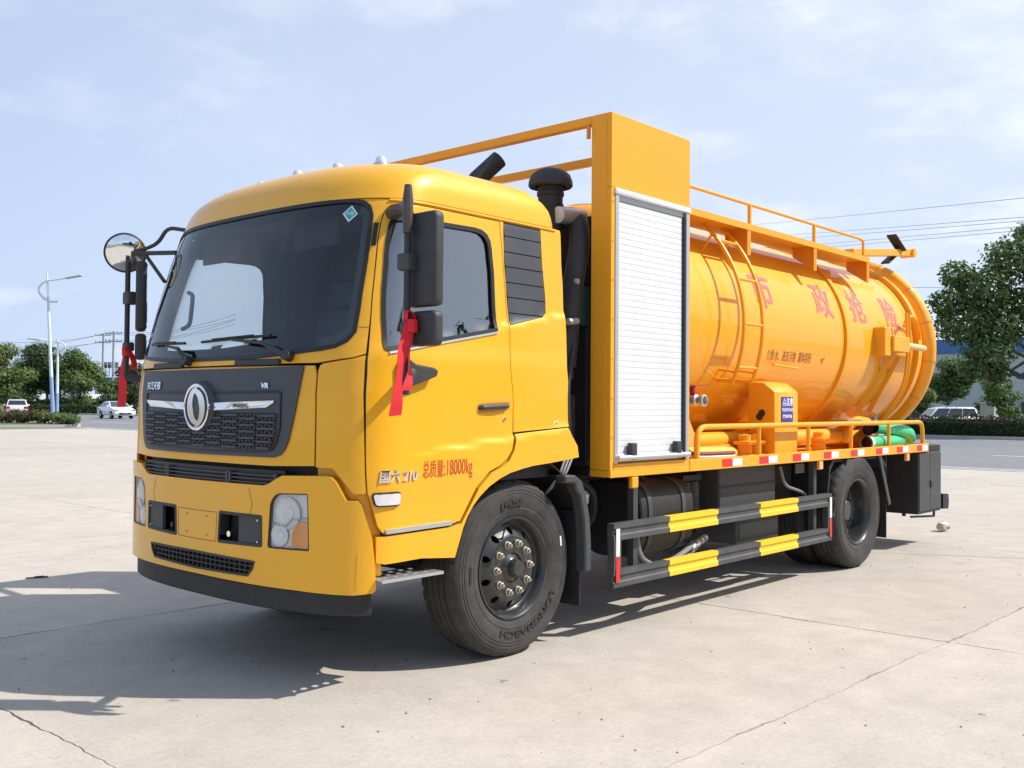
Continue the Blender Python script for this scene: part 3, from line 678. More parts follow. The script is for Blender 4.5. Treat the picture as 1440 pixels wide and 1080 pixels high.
# utility poles and wires
CPOLE = mat('pole_concrete', (.30, .30, .31), .8)
tops = {}
for u_, dp, H_, lb in ((144, 205, 15.2, 'left one of the two utility poles above the white saloon'), (158.6, 190, 14.6, 'right one of the two utility poles, nearer the truck cab')):
    p = at(u_, dp); o = empty('utility_pole', p, lb, 'utility pole', 'utility poles beyond the road')
    MB().tube([p, p + Vector((0, 0, H_))], [.24, .17], 8).build('pole', CPOLE, o)
    for k, zz in enumerate((H_ - .4, H_ - 1.9)):
        MB().bar(p + _R * -1.6 + Vector((0, 0, zz)), p + _R * 1.6 + Vector((0, 0, zz)), .15, .15).build('crossarm', CPOLE, o, smooth=0)
        for a in (-1.5, -.8, .8, 1.5): MB().bar(p + _R * a + Vector((0, 0, zz)), p + _R * a + Vector((0, 0, zz + .4)), .13, .13).build('insulator', mat('insulator', (.4, .4, .38), .4), o, smooth=0)
    tops[u_] = (p, H_)
WIRE = mat('wire_black', (.035, .035, .04), .6)
def wire(a, c, sag, r_, label, group, n=16):
    a, c = Vector(a), Vector(c); pts = [a.lerp(c, i / n) - Vector((0, 0, 4 * sag * (i / n) * (1 - i / n))) for i in range(n + 1)]
    tag(MB().tube(pts, r_, 5).build('power_line', WIRE), label, 'power line', group)
for k, (u_, dz, wl) in enumerate(((144, -.1, 'top crossarm of the left utility pole'), (144, -1.6, 'lower crossarm of the left utility pole'), (158.6, -.1, 'top crossarm of the right utility pole'), (158.6, -1.6, 'lower crossarm of the right utility pole'))):
    p, H_ = tops[u_]
    wire(p + Vector((0, 0, H_ + dz)), at(-60, 240 - 20 * k, H_ + dz - .5), 1.6, .03, 'thin wire running left from the ' + wl, 'wires of the utility poles')
    wire(p + Vector((0, 0, H_ + dz)), at(330, 175 - 8 * k, H_ + dz + .8), 1.2, .03, 'thin wire running right from the ' + wl, 'wires of the utility poles')
def hgt(v, depth): return 1.46 + (569.5 - v) * depth / 1417.97
def wpt(u, v, depth): return at(u, depth, hgt(v + (u - 722.95) * .0074 * 1.0, depth) + (u - 722.95) * .0148 * depth / 1417.97)
for k, (u0, v0, u1, v1, lb) in enumerate(((1085, 313, 1520, 266, 'topmost power line crossing the sky at right'), (1120, 329, 1520, 295, 'second power line from the top at right, first of the close pair'), (1120, 335, 1520, 300, 'third power line from the top at right'), (1150, 343, 1520, 307, 'fourth power line from the top at right'), (1150, 348, 1520, 313, 'fifth power line at right, just above the boom'), (1250, 404, 1520, 404, 'short low power line right of the tank, running behind the big tree'))):
    A_, B_ = wpt(u0, v0, 190), wpt(u1, v1, 75)
    if k < 5: A_, B_ = A_ + (A_ - B_) * .55, B_ + (B_ - A_) * .9
    else: A_, B_ = wpt(1120, 404, 190), B_ + (B_ - A_) * .5
    wire(A_, B_, .25 if k < 5 else .1, .022 if k < 5 else .02, lb, 'power lines at right')

# ---- cars
CARW = mat('white_car_paint', (.72, .73, .75), .25, coat=1); CGL = mat('dark_car_glass', (.02, .025, .03), .05, coat=1); CTY = mat('car_tyre', (.03, .03, .03), .8); CAL = mat('alloy', (.5, .5, .52), .3, metal=.8)
def car(name, loc, ang, kind, label, sink=0, wd=1.78):
    # local: +x = front
    o = empty(name, (0, 0, 0), label, 'van' if kind == 'van' else 'car')
    if kind == 'saloon':
        low = [(-2.2, .32), (-2.28, .5), (-2.26, .82), (-2.15, .98), (-1.5, 1.02), (1.0, .98), (1.75, .86), (2.15, .72), (2.26, .5), (2.2, .28)]; top = [(-1.75, 1.0), (-1.1, 1.38), (-.5, 1.47), (.15, 1.45), (1.15, .95)]; wx = 1.32; wr = .32
    elif kind == 'hatch':
        low = [(-2.1, .34), (-2.16, .6), (-2.1, .98), (-1.9, 1.04), (1.1, 1.02), (1.9, .86), (2.16, .6), (2.1, .3)]; top = [(-2.0, 1.03), (-1.7, 1.5), (-.4, 1.6), (.3, 1.55), (1.2, 1.0)]; wx = 1.3; wr = .33
    else:
        low = [(-2.35, .35), (-2.4, .7), (-2.38, 1.12), (1.75, 1.12), (2.2, .98), (2.42, .75), (2.4, .35)]; top = [(-2.34, 1.12), (-2.22, 1.75), (-2.0, 1.9), (.7, 1.92), (1.2, 1.82), (1.95, 1.08)]; wx = 1.45; wr = .32
    hw = wd / 2
    def loft(poly, w0, w1, zc):
        zt = max(v for u, v in poly); zb = min(v for u, v in poly); b = MB(); n = len(poly); ws = lambda v: w0 + (w1 - w0) * max(0, (v - zb) / (zt - zb)) ** 1.3
        L_ = [(u, ws(v), v) for u, v in poly]; Ri = [(u, -ws(v), v) for u, v in poly]
        b.add(L_ + Ri, [tuple(range(n)), tuple(range(2 * n - 1, n - 1, -1))] + [(i, i + n, (i + 1) % n + n, (i + 1) % n) for i in range(n)]); return b
    loft(low, hw * .97, hw, 0).build('body', CARW, o, smooth=50, bevel=.05, seg=2)
    loft(top, hw * .97, hw * .76, 0).build('roof', CARW, o, smooth=40, bevel=.04, seg=2)
    zt = max(v for u, v in top); zb = min(v for u, v in top); ws = lambda v: hw * .97 + (hw * .76 - hw * .97) * max(0, (v - zb) / (zt - zb)) ** 1.3
    # side windows
    def cut(v):
        xs_ = []; q = top
        for i in range(len(q)):
            a, c = q[i], q[(i + 1) % len(q)]
            if (a[1] - v) * (c[1] - v) < 0: xs_.append(a[0] + (c[0] - a[0]) * (v - a[1]) / (c[1] - a[1]))
        return min(xs_), max(xs_)
    v0, v1 = zb + .07, zt - .12; a0, b0 = cut(v0); a1, b1 = cut(v1); m0 = .10
    divs = {'saloon': [0, .44, .92], 'hatch': [0, .45, .95], 'van': [0, .33, .66, 1]}[kind]
    for s_ in (1, -1):
        for i in range(len(divs) - 1):
            t0, t1 = divs[i], divs[i + 1]; g0 = lambda t, aa, bb: aa + m0 + (bb - aa - 2 * m0) * t
            pts = [(g0(t0, a0, b0) + .03, v0), (g0(t1, a0, b0) - .03, v0), (g0(t1, a1, b1) - .03, v1), (g0(t0, a1, b1) + .03, v1)]
            MB().add([(u, s_ * (ws(v) + .006), v) for u, v in pts] + [(u, s_ * (ws(v) - .02), v) for u, v in pts], [(0, 1, 2, 3), (7, 6, 5, 4), (0, 4, 5, 1), (1, 5, 6, 2), (2, 6, 7, 3), (3, 7, 4, 0)]).build('side_window', CGL, o, smooth=0)
    # windscreens
    for (aa, cc, sg_) in ((top[-1], top[-2], 1), (top[0], top[1], -1)):
        d = Vector((cc[0] - aa[0], cc[1] - aa[1])); nrm_ = Vector((-d.y, d.x)).normalized(); nrm_ = nrm_ if nrm_.x * sg_ > 0 else -nrm_
        f = lambda t, w_, off: (aa[0] + d.x * t + nrm_.x * off, w_, aa[1] + d.y * t + nrm_.y * off)
        vs = []
        for off in (.012, -.02):
            for t, k in ((.1, -1), (.1, 1), (.93, 1), (.93, -1)): v_ = aa[1] + d.y * t; vs.append(f(t, k * (ws(v_) - .1), off))
        MB().add(vs, [(0, 1, 2, 3), (7, 6, 5, 4), (0, 4, 5, 1), (1, 5, 6, 2), (2, 6, 7, 3), (3, 7, 4, 0)]).build('windscreen' if sg_ > 0 else 'rear_window', CGL, o, smooth=0)
    xf = max(u for u, v in low); xr = min(u for u, v in low); lens = mat('car_headlamp', (.6, .62, .65), .1, metal=.6); rl = mat('car_tail_lamp', (.4, .02, .02), .2)
    for s_ in (1, -1):
        MB().box((xf - .42, s_ * hw * .62, .62), (xf - .04, s_ * (hw + .005), .78)).build('headlight', lens, o, bevel=.03)
        MB().box((xr - .01, s_ * hw * .64, .72), (xr + .22, s_ * (hw + .005), .95)).build('tail_light', rl, o, bevel=.03)
        MB().box((.72, s_ * hw, .98), (.92, s_ * (hw + .2), 1.12)).build('wing_mirror', CARW, o, bevel=.03)
    MB().box((xf - .12, -.5, .36), (xf + .015, .5, .52)).build('grille', CTY, o, bevel=.02)
    MB().box((xf - .02, -.22, .40), (xf + .03, .22, .5)).build('number_plate', mat('plate_blue', (.05, .1, .35), .5), o, smooth=0)
    for a in (wx, -wx):
        for s_ in (1, -1):
            w = MB().lathe([(.18, .02), (wr - .07, .03), (wr - .01, .02), (wr, -.03), (wr, -.17), (wr - .05, -.2)], (a, s_ * (hw - .01), wr), 'y', 20, sgn=s_).build('wheel', CTY, o)
            MB().lathe([(.01, .025), (.06, .03), (.2, .01), (.22, .03)], (a, s_ * (hw - .01), wr), 'y', 10, sgn=s_).build('hubcap', CAL, w)
            MB().lathe([(wr + .05, .004), (wr - .06, .004)], (a, s_ * (hw * .985), wr), 'y', 16, sgn=s_, a0=0, a1=PI).build('wheel_arch', CTY, o)
    if kind == 'van':
        b = MB()
        for x_ in (-1.6, -.6, .3): b.bar((x_, -.75, 1.98), (x_, .75, 1.98), .05, .04)
        for y_ in (-.75, .75): b.bar((-1.9, y_, 1.99), (.6, y_, 1.99), .05, .05)
        b.build('roof_rack', ALU, o, smooth=0)
    o.location = loc; o.rotation_euler = (0, 0, ang); return o
p = at(164, 85.5); car('saloon_car', (p.x, p.y, -.03), math.atan2(-.96, -.14), 'saloon', 'white saloon car driving towards the camera on the road, left of the cab')
p = at(24, 92); car('hatchback_car', (p.x, p.y, -.03), math.atan2(.93, .36), 'hatch', 'white car seen from behind over the bushes at the left edge')
p = at(1331, 82); car('parked_van', (p.x, p.y, -.45), math.atan2(-_R.y, -_R.x) + .12, 'van', 'white van with a roof rack parked behind the hedges at right', wd=1.7)

# ================================================================== THE TANKER TRUCK
T = empty('tanker_truck', (3.6, 1.22, 0), 'orange and yellow vacuum tanker truck parked on the concrete yard, facing left', 'truck')
# ---- cab shell
WS = sym([(0, 1.69), (.4, 1.692), (0.686, 1.708), (0.888, 1.727), (0.962, 1.74), (1.023, 1.771), (1.053, 1.817), (1.049, 1.938), (1.029, 2.188), (1.015, 2.307), (0.99, 2.436), (0.964, 2.483), (0.925, 2.509), (0.867, 2.522), (0.789, 2.526), (.4, 2.524), (0, 2.524)])
DFRONT = [(1.169, 1.015), (1.158, 1.194), (1.153, 1.399), (1.146, 1.608), (1.139, 1.705), (1.114, 1.899), (1.09, 2.08), (1.061, 2.286), (1.045, 2.398), (1.047, 2.461), (1.069, 2.492), (1.105, 2.503), (1.167, 2.507)]
DREAR = [(1.842, 2.507), (1.943, 2.307), (2.097, 1.905), (2.199, 1.501), (2.203, 1.267), (2.185, 1.196), (2.143, 1.145), (2.082, 1.11), (2.001, 1.082), (1.901, 1.005), (1.825, 0.9), (1.773, 0.827), (1.702, 0.815), (1.25, 0.803), (1.221, 0.84)]
DOOR = DFRONT + DREAR
VENT = [(1.873, 2.512), (2.206, 2.512), (2.378, 2.107), (2.41, 2.007), (2.382, 1.975), (2.105, 1.91)]
WIN = rnd([(1.219, 1.722), (1.174, 1.891), (1.148, 2.024), (1.112, 2.239), (1.089, 2.427), (1.383, 2.431), (1.787, 2.439), (1.889, 2.206), (2.002, 1.87), (1.573, 1.788)], [.03, 0, 0, 0, .05, 0, .13, 0, .02, 0])
zr = [1.324, 1.6, 1.9, 2.2, 2.5, 2.53]
half = [(0, 1.655), (0.876, 1.658), (0.921, 1.664), (1.076, 1.687), (1.132, 1.705)] + DFRONT[5:] + DREAR[:4] + [(2.206, 1.295)] + [(sx(1.77, z), z) for z in zr] + [(1.2, 2.53), (0, 2.53)]
hb = inset(half, .0025); hb = [(max(a, 0), b) for a, b in hb]
body_poly = hb + [(-a, b) for a, b in reversed(hb) if a > .001]
ws_hole = inset(WS, .004)
panel('cab_body', [p for p in body_poly], YEL, T, holes=[ws_hole, VENT, [(-a, b) for a, b in VENT]], step=.035)
# inner lining
def lin(poly, holes, name, flip=False, m=INT): return panel(name, poly, m, T, holes=holes, off=-.045, th=.01, step=.09, flip=flip)
lin(inset(body_poly, .01), [inset(WS, .03)], 'cab_lining')
for fl in (False, True):
    dr = panel('door', inset(DOOR, .0035), YEL, T, holes=[WIN], step=.03, flip=fl)
    tr = panel('door_trim', inset(DOOR, -.03), INT, dr, holes=[inset(WIN, .01)], off=-.058, th=.01, step=.09, flip=fl)
    panel('door_window', inset(WIN, .004), GLF if fl else GLD, dr, off=-.012, th=.004, step=.05, flip=fl)
    sstrip('window_seal', inset(WIN, .006), .024, .004, RUBS, dr, closed=True, flip=fl)
    sstrip('waist_strip', [(1.244, 1.713), (1.572, 1.779), (2.003, 1.862)], .012, .008, ALU, dr, flip=fl)
    sstrip('drip_rail', [(1.054, 2.520)] + [(sx(x, 2.52), 2.520) for x in (.7, 1.1, 1.72)], .010, .010, YEL, T, flip=fl)
    sg_ = -1 if fl else 1
    # handle
    b = MB(); y0 = P(sx(.93, 1.44), 1.44).y
    hy = .082
    yc = lambda y: y if not fl else 2 * CY - y
    b = MB().tube([(.972, yc(hy + .01), 1.435), (1.0, yc(hy - .028), 1.44), (1.10, yc(hy - .035), 1.445), (1.20, yc(hy - .028), 1.448), (1.231, yc(hy + .01), 1.45)], .015, 8)
    b.build('door_handle', BLK, dr)
    MB().prism(rnd([(.957, 1.405), (1.236, 1.425), (1.246, 1.475), (.967, 1.46)], .02), lambda u, v, d: (u, yc(d), v), .0655, .08).build('handle_recess', mat('yellow_recess', (.55, .27, .015), .4), dr, smooth=0)
    MB().lathe([(0, -.004), (.011, -.004), (.013, .008)], (1.191, yc(.063), 1.375), 'y', 12, sgn=-1 if fl else 1).build('door_lock', CHR, dr)
    # kerb-side repeater lamp
    q = rnd([(1.196, 1.003), (1.345, 1.005), (1.341, 0.948), (1.21, 0.948)], .015)
    panel('repeater_bezel', inset(q, -.008), BLK, dr, off=.010, th=.02, step=.03, flip=fl)
    panel('repeater_lens', q, mat('repeater_white', (.72, .70, .70), .12, coat=1, noise=(60, .5, (.5, .48, .5))), dr, off=.018, th=.01, step=.02, flip=fl)
    # rear-quarter louvre
    lv = panel('louvre_frame', inset(VENT, .002), GRY, T, off=-.022, th=.01, step=.06, flip=fl)
    zs_ = [1.895 + i * .0885 for i in range(8)]
    for i in range(7):
        za, zb = zs_[i], zs_[i + 1]
        def clipz(poly, z, keep):
            o = []
            for k in range(len(poly)):
                a, c = poly[k], poly[(k + 1) % len(poly)]; ia, ic = (a[1] >= z) == keep, (c[1] >= z) == keep
                if ia: o.append(a)
                if ia != ic: t = (z - a[1]) / (c[1] - a[1]); o.append((a[0] + (c[0] - a[0]) * t, z))
            return o
        pl = clipz(clipz(inset(VENT, .004), za + .003, True), zb - .003, False)
        if len(pl) < 3: continue
        sf = (lambda za, zb, od: (lambda s, z, off=0: P(s, z, off + (.012 * (z - za) / (zb - za) if od else .012 * (zb - z) / (zb - za)))))(za, zb, i % 2)
        panel('louvre_slat', pl, GRY, lv, off=-.006, th=.016, step=.05, surf=sf, flip=fl)
    FEND = [(1.215, 0.789), (1.708, 0.803), (1.779, 0.813), (1.837, 0.891), (1.914, 0.997), (2.012, 1.074), (2.094, 1.102), (2.157, 1.136), (2.199, 1.196), (2.215, 1.259), (2.215, 1.287), (2.688, 1.316), (2.724, 1.267), (2.778, 1.206), (2.793, 1.137), (2.671, 1.125), (2.519, 1.112), (2.366, 1.102), (2.272, 1.089), (2.165, 1.069), (2.082, 1.042), (1.997, 1.003), (1.922, 0.953), (1.866, 0.902), (1.825, 0.851), (1.792, 0.791), (1.77, 0.734), (1.732, 0.637), (1.495, 0.658), (1.259, 0.651), (1.215, 0.663)]
    fe = panel('wheel_arch_fender', FEND, YEL, T, step=.03, th=.03, off=.004, flip=fl)
    sstrip('sill_strip', [(1.263, 0.813), (1.702, 0.825)], .022, .012, ALU, dr, flip=fl)
    CORN = [(0.916, 1.656), (1.077, 1.681), (1.131, 1.697), (1.14, 1.501), (1.152, 1.245), (1.163, 1.018), (1.158, 1.008), (1.105, 1.006), (1.006, 1.124), (0.992, 1.133), (0.904, 1.136), (0.899, 1.399), (0.892, 1.623), (0.898, 1.645)]
    panel('corner_panel', CORN, YEL, T, step=.03, off=.002, flip=fl)
    panel('lower_inner_panel', [(0.911, 0.549), (1.268, 0.589), (1.246, 1.053), (1.121, 1.193), (0.885, 1.155)], YEL, T, off=-.045, th=.01, step=.06, flip=fl)
    sstrip('pillar_slot', [(1.025, 2.392), (1.044, 2.269)], .024, .004, RUBS, T, flip=fl)
    sstrip('pillar_seam', [(1.065, 1.841), (1.124, 1.841)], .004, .0006, BRN, T, flip=fl)
MB_ = MB()
# lettering on the door
ym = lambda s, z, w: P(s, z, w)
text('总质量', .098, lambda u, v, w: P(1.501 + u, 1.079 + v + .02 * u, .002), REDT, 'door_lettering', T, sx=.50)
text(':18000kg', .118, lambda u, v, w: P(1.648 + u, 1.080 + v + .02 * u, .002), REDT, 'door_lettering', T, sx=.50)
text('国六 210', .068, lambda u, v, w: P(1.224 + u, 1.065 + v + .01 * u, .004 + w), CHR, 'chrome_lettering', T, sx=.92, ext=.003, shear=.15, bold=.0015)
text('TK', .02, lambda u, v, w: P(2.578 + u, 1.338 + v, .0025), RED, 'small_badge_lettering', T)
panel('small_badge', rnd([(2.568, 1.331), (2.613, 1.332), (2.613, 1.360), (2.568, 1.359)], .004), WHT, T, off=.001, th=.002, step=.05)
# roof
def roof_ring(z, fx, w, D, n, rx, N1=28, N2=14):
    pts = []
    for i in range(-N1, N1 + 1):
        a = abs(i) / N1 * PI / 2; x = fx + D - D * math.cos(a) ** (2 / n); y = w * math.sin(a) ** (2 / n); pts.append((x, CY - math.copysign(y, i) if i else CY, z))
    pts = pts[::-1]; # near .. far ; make it run far -> near
    near = pts[0]; far = pts[-1]; rr = .12
    def side(yw, s_):
        o = []
        for k in range(1, N2): o.append((fx + D + (rx - rr - fx - D) * k / (N2 - 1), yw, z))
        for k in range(1, 6): a = k / 5 * PI / 2; o.append((rx - rr + rr * math.sin(a), yw + s_ * rr * (1 - math.cos(a)), z))
        return o
    nearside = side(CY - w, 1); farside = side(CY + w, -1)
    mid = [(rx, CY - w + rr + (2 * w - 2 * rr) * k / 10, z) for k in range(1, 10)]
    return pts[::-1] + nearside + mid + farside[::-1]
RR = [(2.50, .30, 1.02, .46, 2.8, 1.68), (2.5325, .240, 1.080, .475, 2.8, 1.76), (2.5335, .236, 1.083, .475, 2.8, 1.768), (2.56, .248, 1.080, .478, 2.8, 1.77), (2.60, .262, 1.076, .48, 2.78, 1.76), (2.64, .280, 1.068, .48, 2.75, 1.745), (2.68, .305, 1.052, .485, 2.72, 1.715), (2.715, .338, 1.030, .49, 2.7, 1.67), (2.745, .378, .998, .50, 2.68, 1.62), (2.770, .43, .950, .51, 2.65, 1.57), (2.790, .50, .880, .52, 2.6, 1.52), (2.806, .58, .790, .53, 2.55, 1.47), (2.817, .67, .675, .53, 2.5, 1.42), (2.825, .77, .51, .5, 2.4, 1.37), (2.830, .88, .28, .35, 2.2, 1.31)]
rings = [roof_ring(*r_) for r_ in RR]; m_ = len(rings[0]); b = MB()
fs = [(i * m_ + k, i * m_ + (k + 1) % m_, (i + 1) * m_ + (k + 1) % m_, (i + 1) * m_ + k) for i in range(len(rings) - 1) for k in range(m_)]
b.add([p for g_ in rings for p in g_], fs + [tuple(range((len(rings) - 1) * m_, len(rings) * m_))]); roof = b.build('cab_roof', YEL, T, smooth=40)
for s_ in (1, -1):  # pressed seams of the roof front
    pts = [Vector((x, CY - s_ * y, z)) for x, y, z in ((.30, .80, 2.545), (.33, .81, 2.60), (.385, .81, 2.66), (.47, .80, 2.715), (.60, .78, 2.76))]
for i, y in enumerate((.46, .84, 1.22, 1.60, 1.98)):
    bx = .60; bz = 2.60
    for q_ in RR:
        if abs(y - CY) < q_[2] and bx > q_[1] + q_[3] - q_[3] * (1 - (abs(y - CY) / q_[2]) ** q_[4]) ** (1 / q_[4]): bz = q_[0]
    o_ = MB().lathe([(.0, .050), (.019, .047), (.029, .034), (.034, .012), (.035, -.03)], (bx, y, bz), 'z', 14).build('marker_lamp', mat('marker_lens', (.75, .76, .78), .15, metal=.3, coat=1), roof)
    MB().lathe([(.036, .010), (.044, .006), (.048, -.05)], (bx, y, bz), 'z', 14).build('lamp_base', ALU, roof)
# ---- windscreen
wsg = panel('windscreen', inset(WS, .010), GLS, T, off=-.002, th=.005, step=.05)
fr_out, fr_in = inset(WS, .010), inset(WS, .050)
fr_in = [(a, (b_ - .012 if b_ > 2.4 else b_ if b_ > 1.9 else b_ + .015)) for a, b_ in fr_in]
panel('windscreen_border', inset(WS, .012), FRIT, wsg, holes=[fr_in], off=-.0085, th=.002, step=.05)
sstrip('windscreen_seal', inset(WS, .004), .022, .006, RUBS, wsg, closed=True)
dm = [(0.818, 2.45), (0.859, 2.494), (0.908, 2.445), (0.868, 2.402)]
panel('sticker', dm, WHT, wsg, off=-.0005, th=.001, step=.1); panel('sticker_field', inset(dm, .007), TEAL, wsg, off=.0008, th=.001, step=.1)
text('环保', .024, lambda u, v, w: P(.838 + u, 2.439 + v, .0022), WHT, 'sticker_text', wsg)
# ---- front flap and grille
flap = sym([(0, 1.648), (0.865, 1.646), (0.881, 1.602), (0.888, 1.399), (0.892, 1.142), (0.616, 1.133), (0, 1.133)])
panel('front_flap', flap, YEL, T, step=.035)
GP = sym([(0, 1.637), (.45, 1.637), (0.804, 1.644), (0.787, 1.501), (0.767, 1.399), (0.734, 1.268), (0.712, 1.22), (0.682, 1.19), (0.634, 1.176), (0, 1.172)])
gp = panel('grille_panel', GP, GRY, T, off=.010, th=.02, step=.035)
IN = sym([(0, 1.507), (.66, 1.512), (.675, 1.50), (.676, 1.33), (.655, 1.25), (.62, 1.213), (.56, 1.203), (0, 1.193)])
sstrip('grille_frame', IN, .009, .008, RUBS, gp, closed=True, off=.008)
b = MB(); sbox(b, -.64, .64, 1.215, 1.405, .008, .0125, 16); b.build('grille_backing', RUBS, gp, smooth=0)
rows = 6
for c in range(9):
    s0, s1 = -.655 + c * 1.31 / 9, -.655 + (c + 1) * 1.31 / 9
    for r_ in range(rows):
        z0 = 1.212 + r_ * .0335 - (.5 * .0335 if c % 2 else 0)
        z1 = z0 + .019
        if z0 < 1.205 or z1 > 1.402: continue
        lim = .675 - max(0, (1.33 - z0)) * .55
        if abs(s0) > lim + .05 or abs(s1) > lim + .05: continue
        a0, a1 = max(s0 + .006, -lim), min(s1 - .006, lim)
        bb = MB(); v = []
        for o_, e in ((.012, 0), (.026, .004)):
            v += [P(a0 + e, z0 + e, o_), P(a1 - e, z0 + e, o_), P(a1 - e, z1 - e, o_), P(a0 + e, z1 - e, o_)]
        bb.add(v, [(4, 5, 6, 7), (0, 1, 5, 4), (1, 2, 6, 5), (2, 3, 7, 6), (3, 0, 4, 7)]).build('grille_block', GRY, gp, smooth=0)
b = MB()
for c in range(9):
    s0, s1 = -.655 + c * 1.31 / 9, -.655 + (c + 1) * 1.31 / 9
    for r_ in range(rows + 1):
        z0 = 1.212 + r_ * .0335 - (.5 * .0335 if c % 2 else 0) - .013
        for k in range(5):
            a = s0 + (s1 - s0) * (k + .5) / 5
            if z0 < 1.20 or z0 > 1.395 or abs(a) > .675 - max(0, (1.33 - z0)) * .55: continue
            dz = .0115 if k % 2 else 0
            b.bar(P(a - .010, z0 + dz, .019), P(a + .010, z0 + .0115 - dz, .019), .004, .006)
tag(b.build('grille_lattice', GRY, gp, smooth=0), kind='stuff')
for s_ in (1, -1):
    pts = [(.13, 1.411), (0.581, 1.43), (0.63, 1.452), (0.641, 1.468), (.13, 1.455)]
    bb = MB(); q = dens([(a * s_, z) for a, z in pts], .06); bb.prism(q, lambda u, v, d: P(u, v, d), .010, .026).build('chrome_bar', CHR, gp, smooth=0, bevel=.002)
text('DONGFENG', .026, lambda u, v, w: P(.32 + u, 1.430 + v + .02 * u, .028), BLM, 'bar_lettering', gp, sx=.8, bold=.001)
text('VR', .036, lambda u, v, w: P(.531 + u, 1.531 + v, .016 + w), CHR, 'badge_lettering', gp, ext=.003, bold=.0018, sx=1.25)
text('东风天锦', .052, lambda u, v, w: P(-.672 + u, 1.530 + v, .016 + w), CHR, 'name_lettering', gp, ext=.003, sx=.95, bold=.001)
# emblem: ring and two swirling petals
EX = -.052
MB().lathe([(.0, .062), (.131, .060), (.139, .050), (.145, .02), (.150, -.005)], (.012, CY, 1.43), 'x', 40, sgn=-1).build('emblem_boss', GRY, gp)
MB().lathe([(.128, .061), (.128, .070), (.121, .073), (.113, .070), (.113, .061)], (.012, CY, 1.43), 'x', 48, sgn=-1).build('emblem_ring', CHR, gp)
def petal(k):
    o = []; n_ = 26; sw = 235
    for j in range(n_ + 1):   # outer edge of the swallow wing
        t = j / n_; a = R(82 + sw * t) + k * PI; rr = .111 - .016 * t; o.append((rr * .90 * math.cos(a), rr * math.sin(a)))
    for j in range(n_ - 1, 0, -1):
        t = j / n_; a = R(82 + sw * t) + k * PI; rr = (.111 - .016 * t) - .058 * math.sin(PI * t) ** .75 * (1 if t < .55 else 1.0 - .55 * (t - .55) / .45); o.append((rr * .80 * math.cos(a) , rr * math.sin(a)))
    return o
for k in (0, 1):
    MB().prism(petal(k), lambda u, v, d: (.012 - d, CY - u, 1.43 + v), .059, .068 + .004 * k).build('emblem_petal', CHR, gp, smooth=0)
# cowl pads
for a, c in ((-.62, -.25), (.28, .64)):
    b = MB(); sbox(b, a, c, 1.652, 1.682, -.01, .018, 5); pd = b.build('wiper_cowl_pad', BLK, T, bevel=.006)
# ---- wipers
def spts(pts, off): return [P(s, z, off) for s, z in pts]
for piv, el, bl in (((.70, 1.692), (.25, 1.785), ((-.08, 1.79), (.545, 1.805))), ((-.185, 1.685), (-.45, 1.775), ((-.72, 1.80), (-.26, 1.79)))):
    w = MB().tube([P(piv[0], piv[1], .03), P((piv[0] + el[0]) / 2 + .05, (piv[1] + el[1]) / 2 + .02, .05), P(el[0], el[1], .035)], [.016, .011, .006], 8).build('wiper_arm', BLK, T)
    MB().tube([P(piv[0], piv[1], 0), P(piv[0], piv[1], .045)], .028, 12).build('wiper_pivot', BLK, w)
    k = 8; MB().tube([P(bl[0][0] + (bl[1][0] - bl[0][0]) * i / k, bl[0][1] + (bl[1][1] - bl[0][1]) * i / k, .016) for i in range(k + 1)], .008, 6).build('wiper_blade', RUBS, w)
    MB().tube([P(bl[0][0] + (bl[1][0] - bl[0][0]) * (.2 + .6 * i / k), bl[0][1] + (bl[1][1] - bl[0][1]) * (.2 + .6 * i / k) + .004, .03) for i in range(k + 1)], .005, 6).build('wiper_bridge', BLM, w)
# ---- interior
it = MB(); it.prism([(.16, 1.30), (.16, 1.66), (.30, 1.705), (.52, 1.68), (.60, 1.50), (.50, 1.30)], lambda u, v, d: (u + .05, d, v), .34, 2.10); dash = it.build('dashboard', INTD, T, bevel=.03, seg=2)
MB().box((.34, .50, 1.69), (.50, .95, 1.76)).build('instrument_hood', INTD, dash, bevel=.03)
MB().box((.42, .16, 1.02), (1.70, 2.28, 1.12)).build('cab_floor', INTD, T)
MB().prism([(.11, 1.12), (2.33, 1.12), (2.32, 1.7), (2.27, 2.50), (2.1, 2.66), (.34, 2.66), (.17, 2.50), (.12, 1.7)], lambda u, v, d: (d, u, v), 1.655, 1.69).build('cab_rear_wall', INT, T)
MB().prism([(.46, 2.52), (.66, 2.60), (1.65, 2.60), (1.65, 2.575), (.68, 2.575), (.48, 2.50)], lambda u, v, d: (u, d, v), .30, 2.14).build('headliner', INT, T)
for y in (.62, 1.85):
    se = MB().box((.85, y - .26, 1.35), (1.38, y + .26, 1.52)).build('seat', SEAT, T, bevel=.05, seg=2)
    MB().prism([(1.30, 1.45), (1.42, 1.45), (1.52, 2.10), (1.42, 2.12)], lambda u, v, d: (u, d, v), y - .25, y + .25).build('seat_back', SEAT, se, bevel=.04, seg=2)
    MB().box((1.43, y - .13, 2.13), (1.53, y + .13, 2.32)).build('headrest', SEAT, se, bevel=.04, seg=2)
    MB().box((.98, y - .2, 1.10), (1.3, y + .2, 1.35)).build('seat_base', INTD, se)
sc = Vector((.66, .68, 1.72)); tilt = R(32); ax_ = Vector((-math.sin(tilt), 0, -math.cos(tilt) * -1)).normalized(); ux = Vector((math.cos(tilt), 0, math.sin(tilt))); uy = Vector((0, 1, 0))
sw = MB().tube([sc + (ux * math.cos(a) + uy * math.sin(a)) * .22 for a in [2 * PI * k / 28 for k in range(28)]], .016, 8, closed=True).build('steering_wheel', BLK, T)
b = MB()
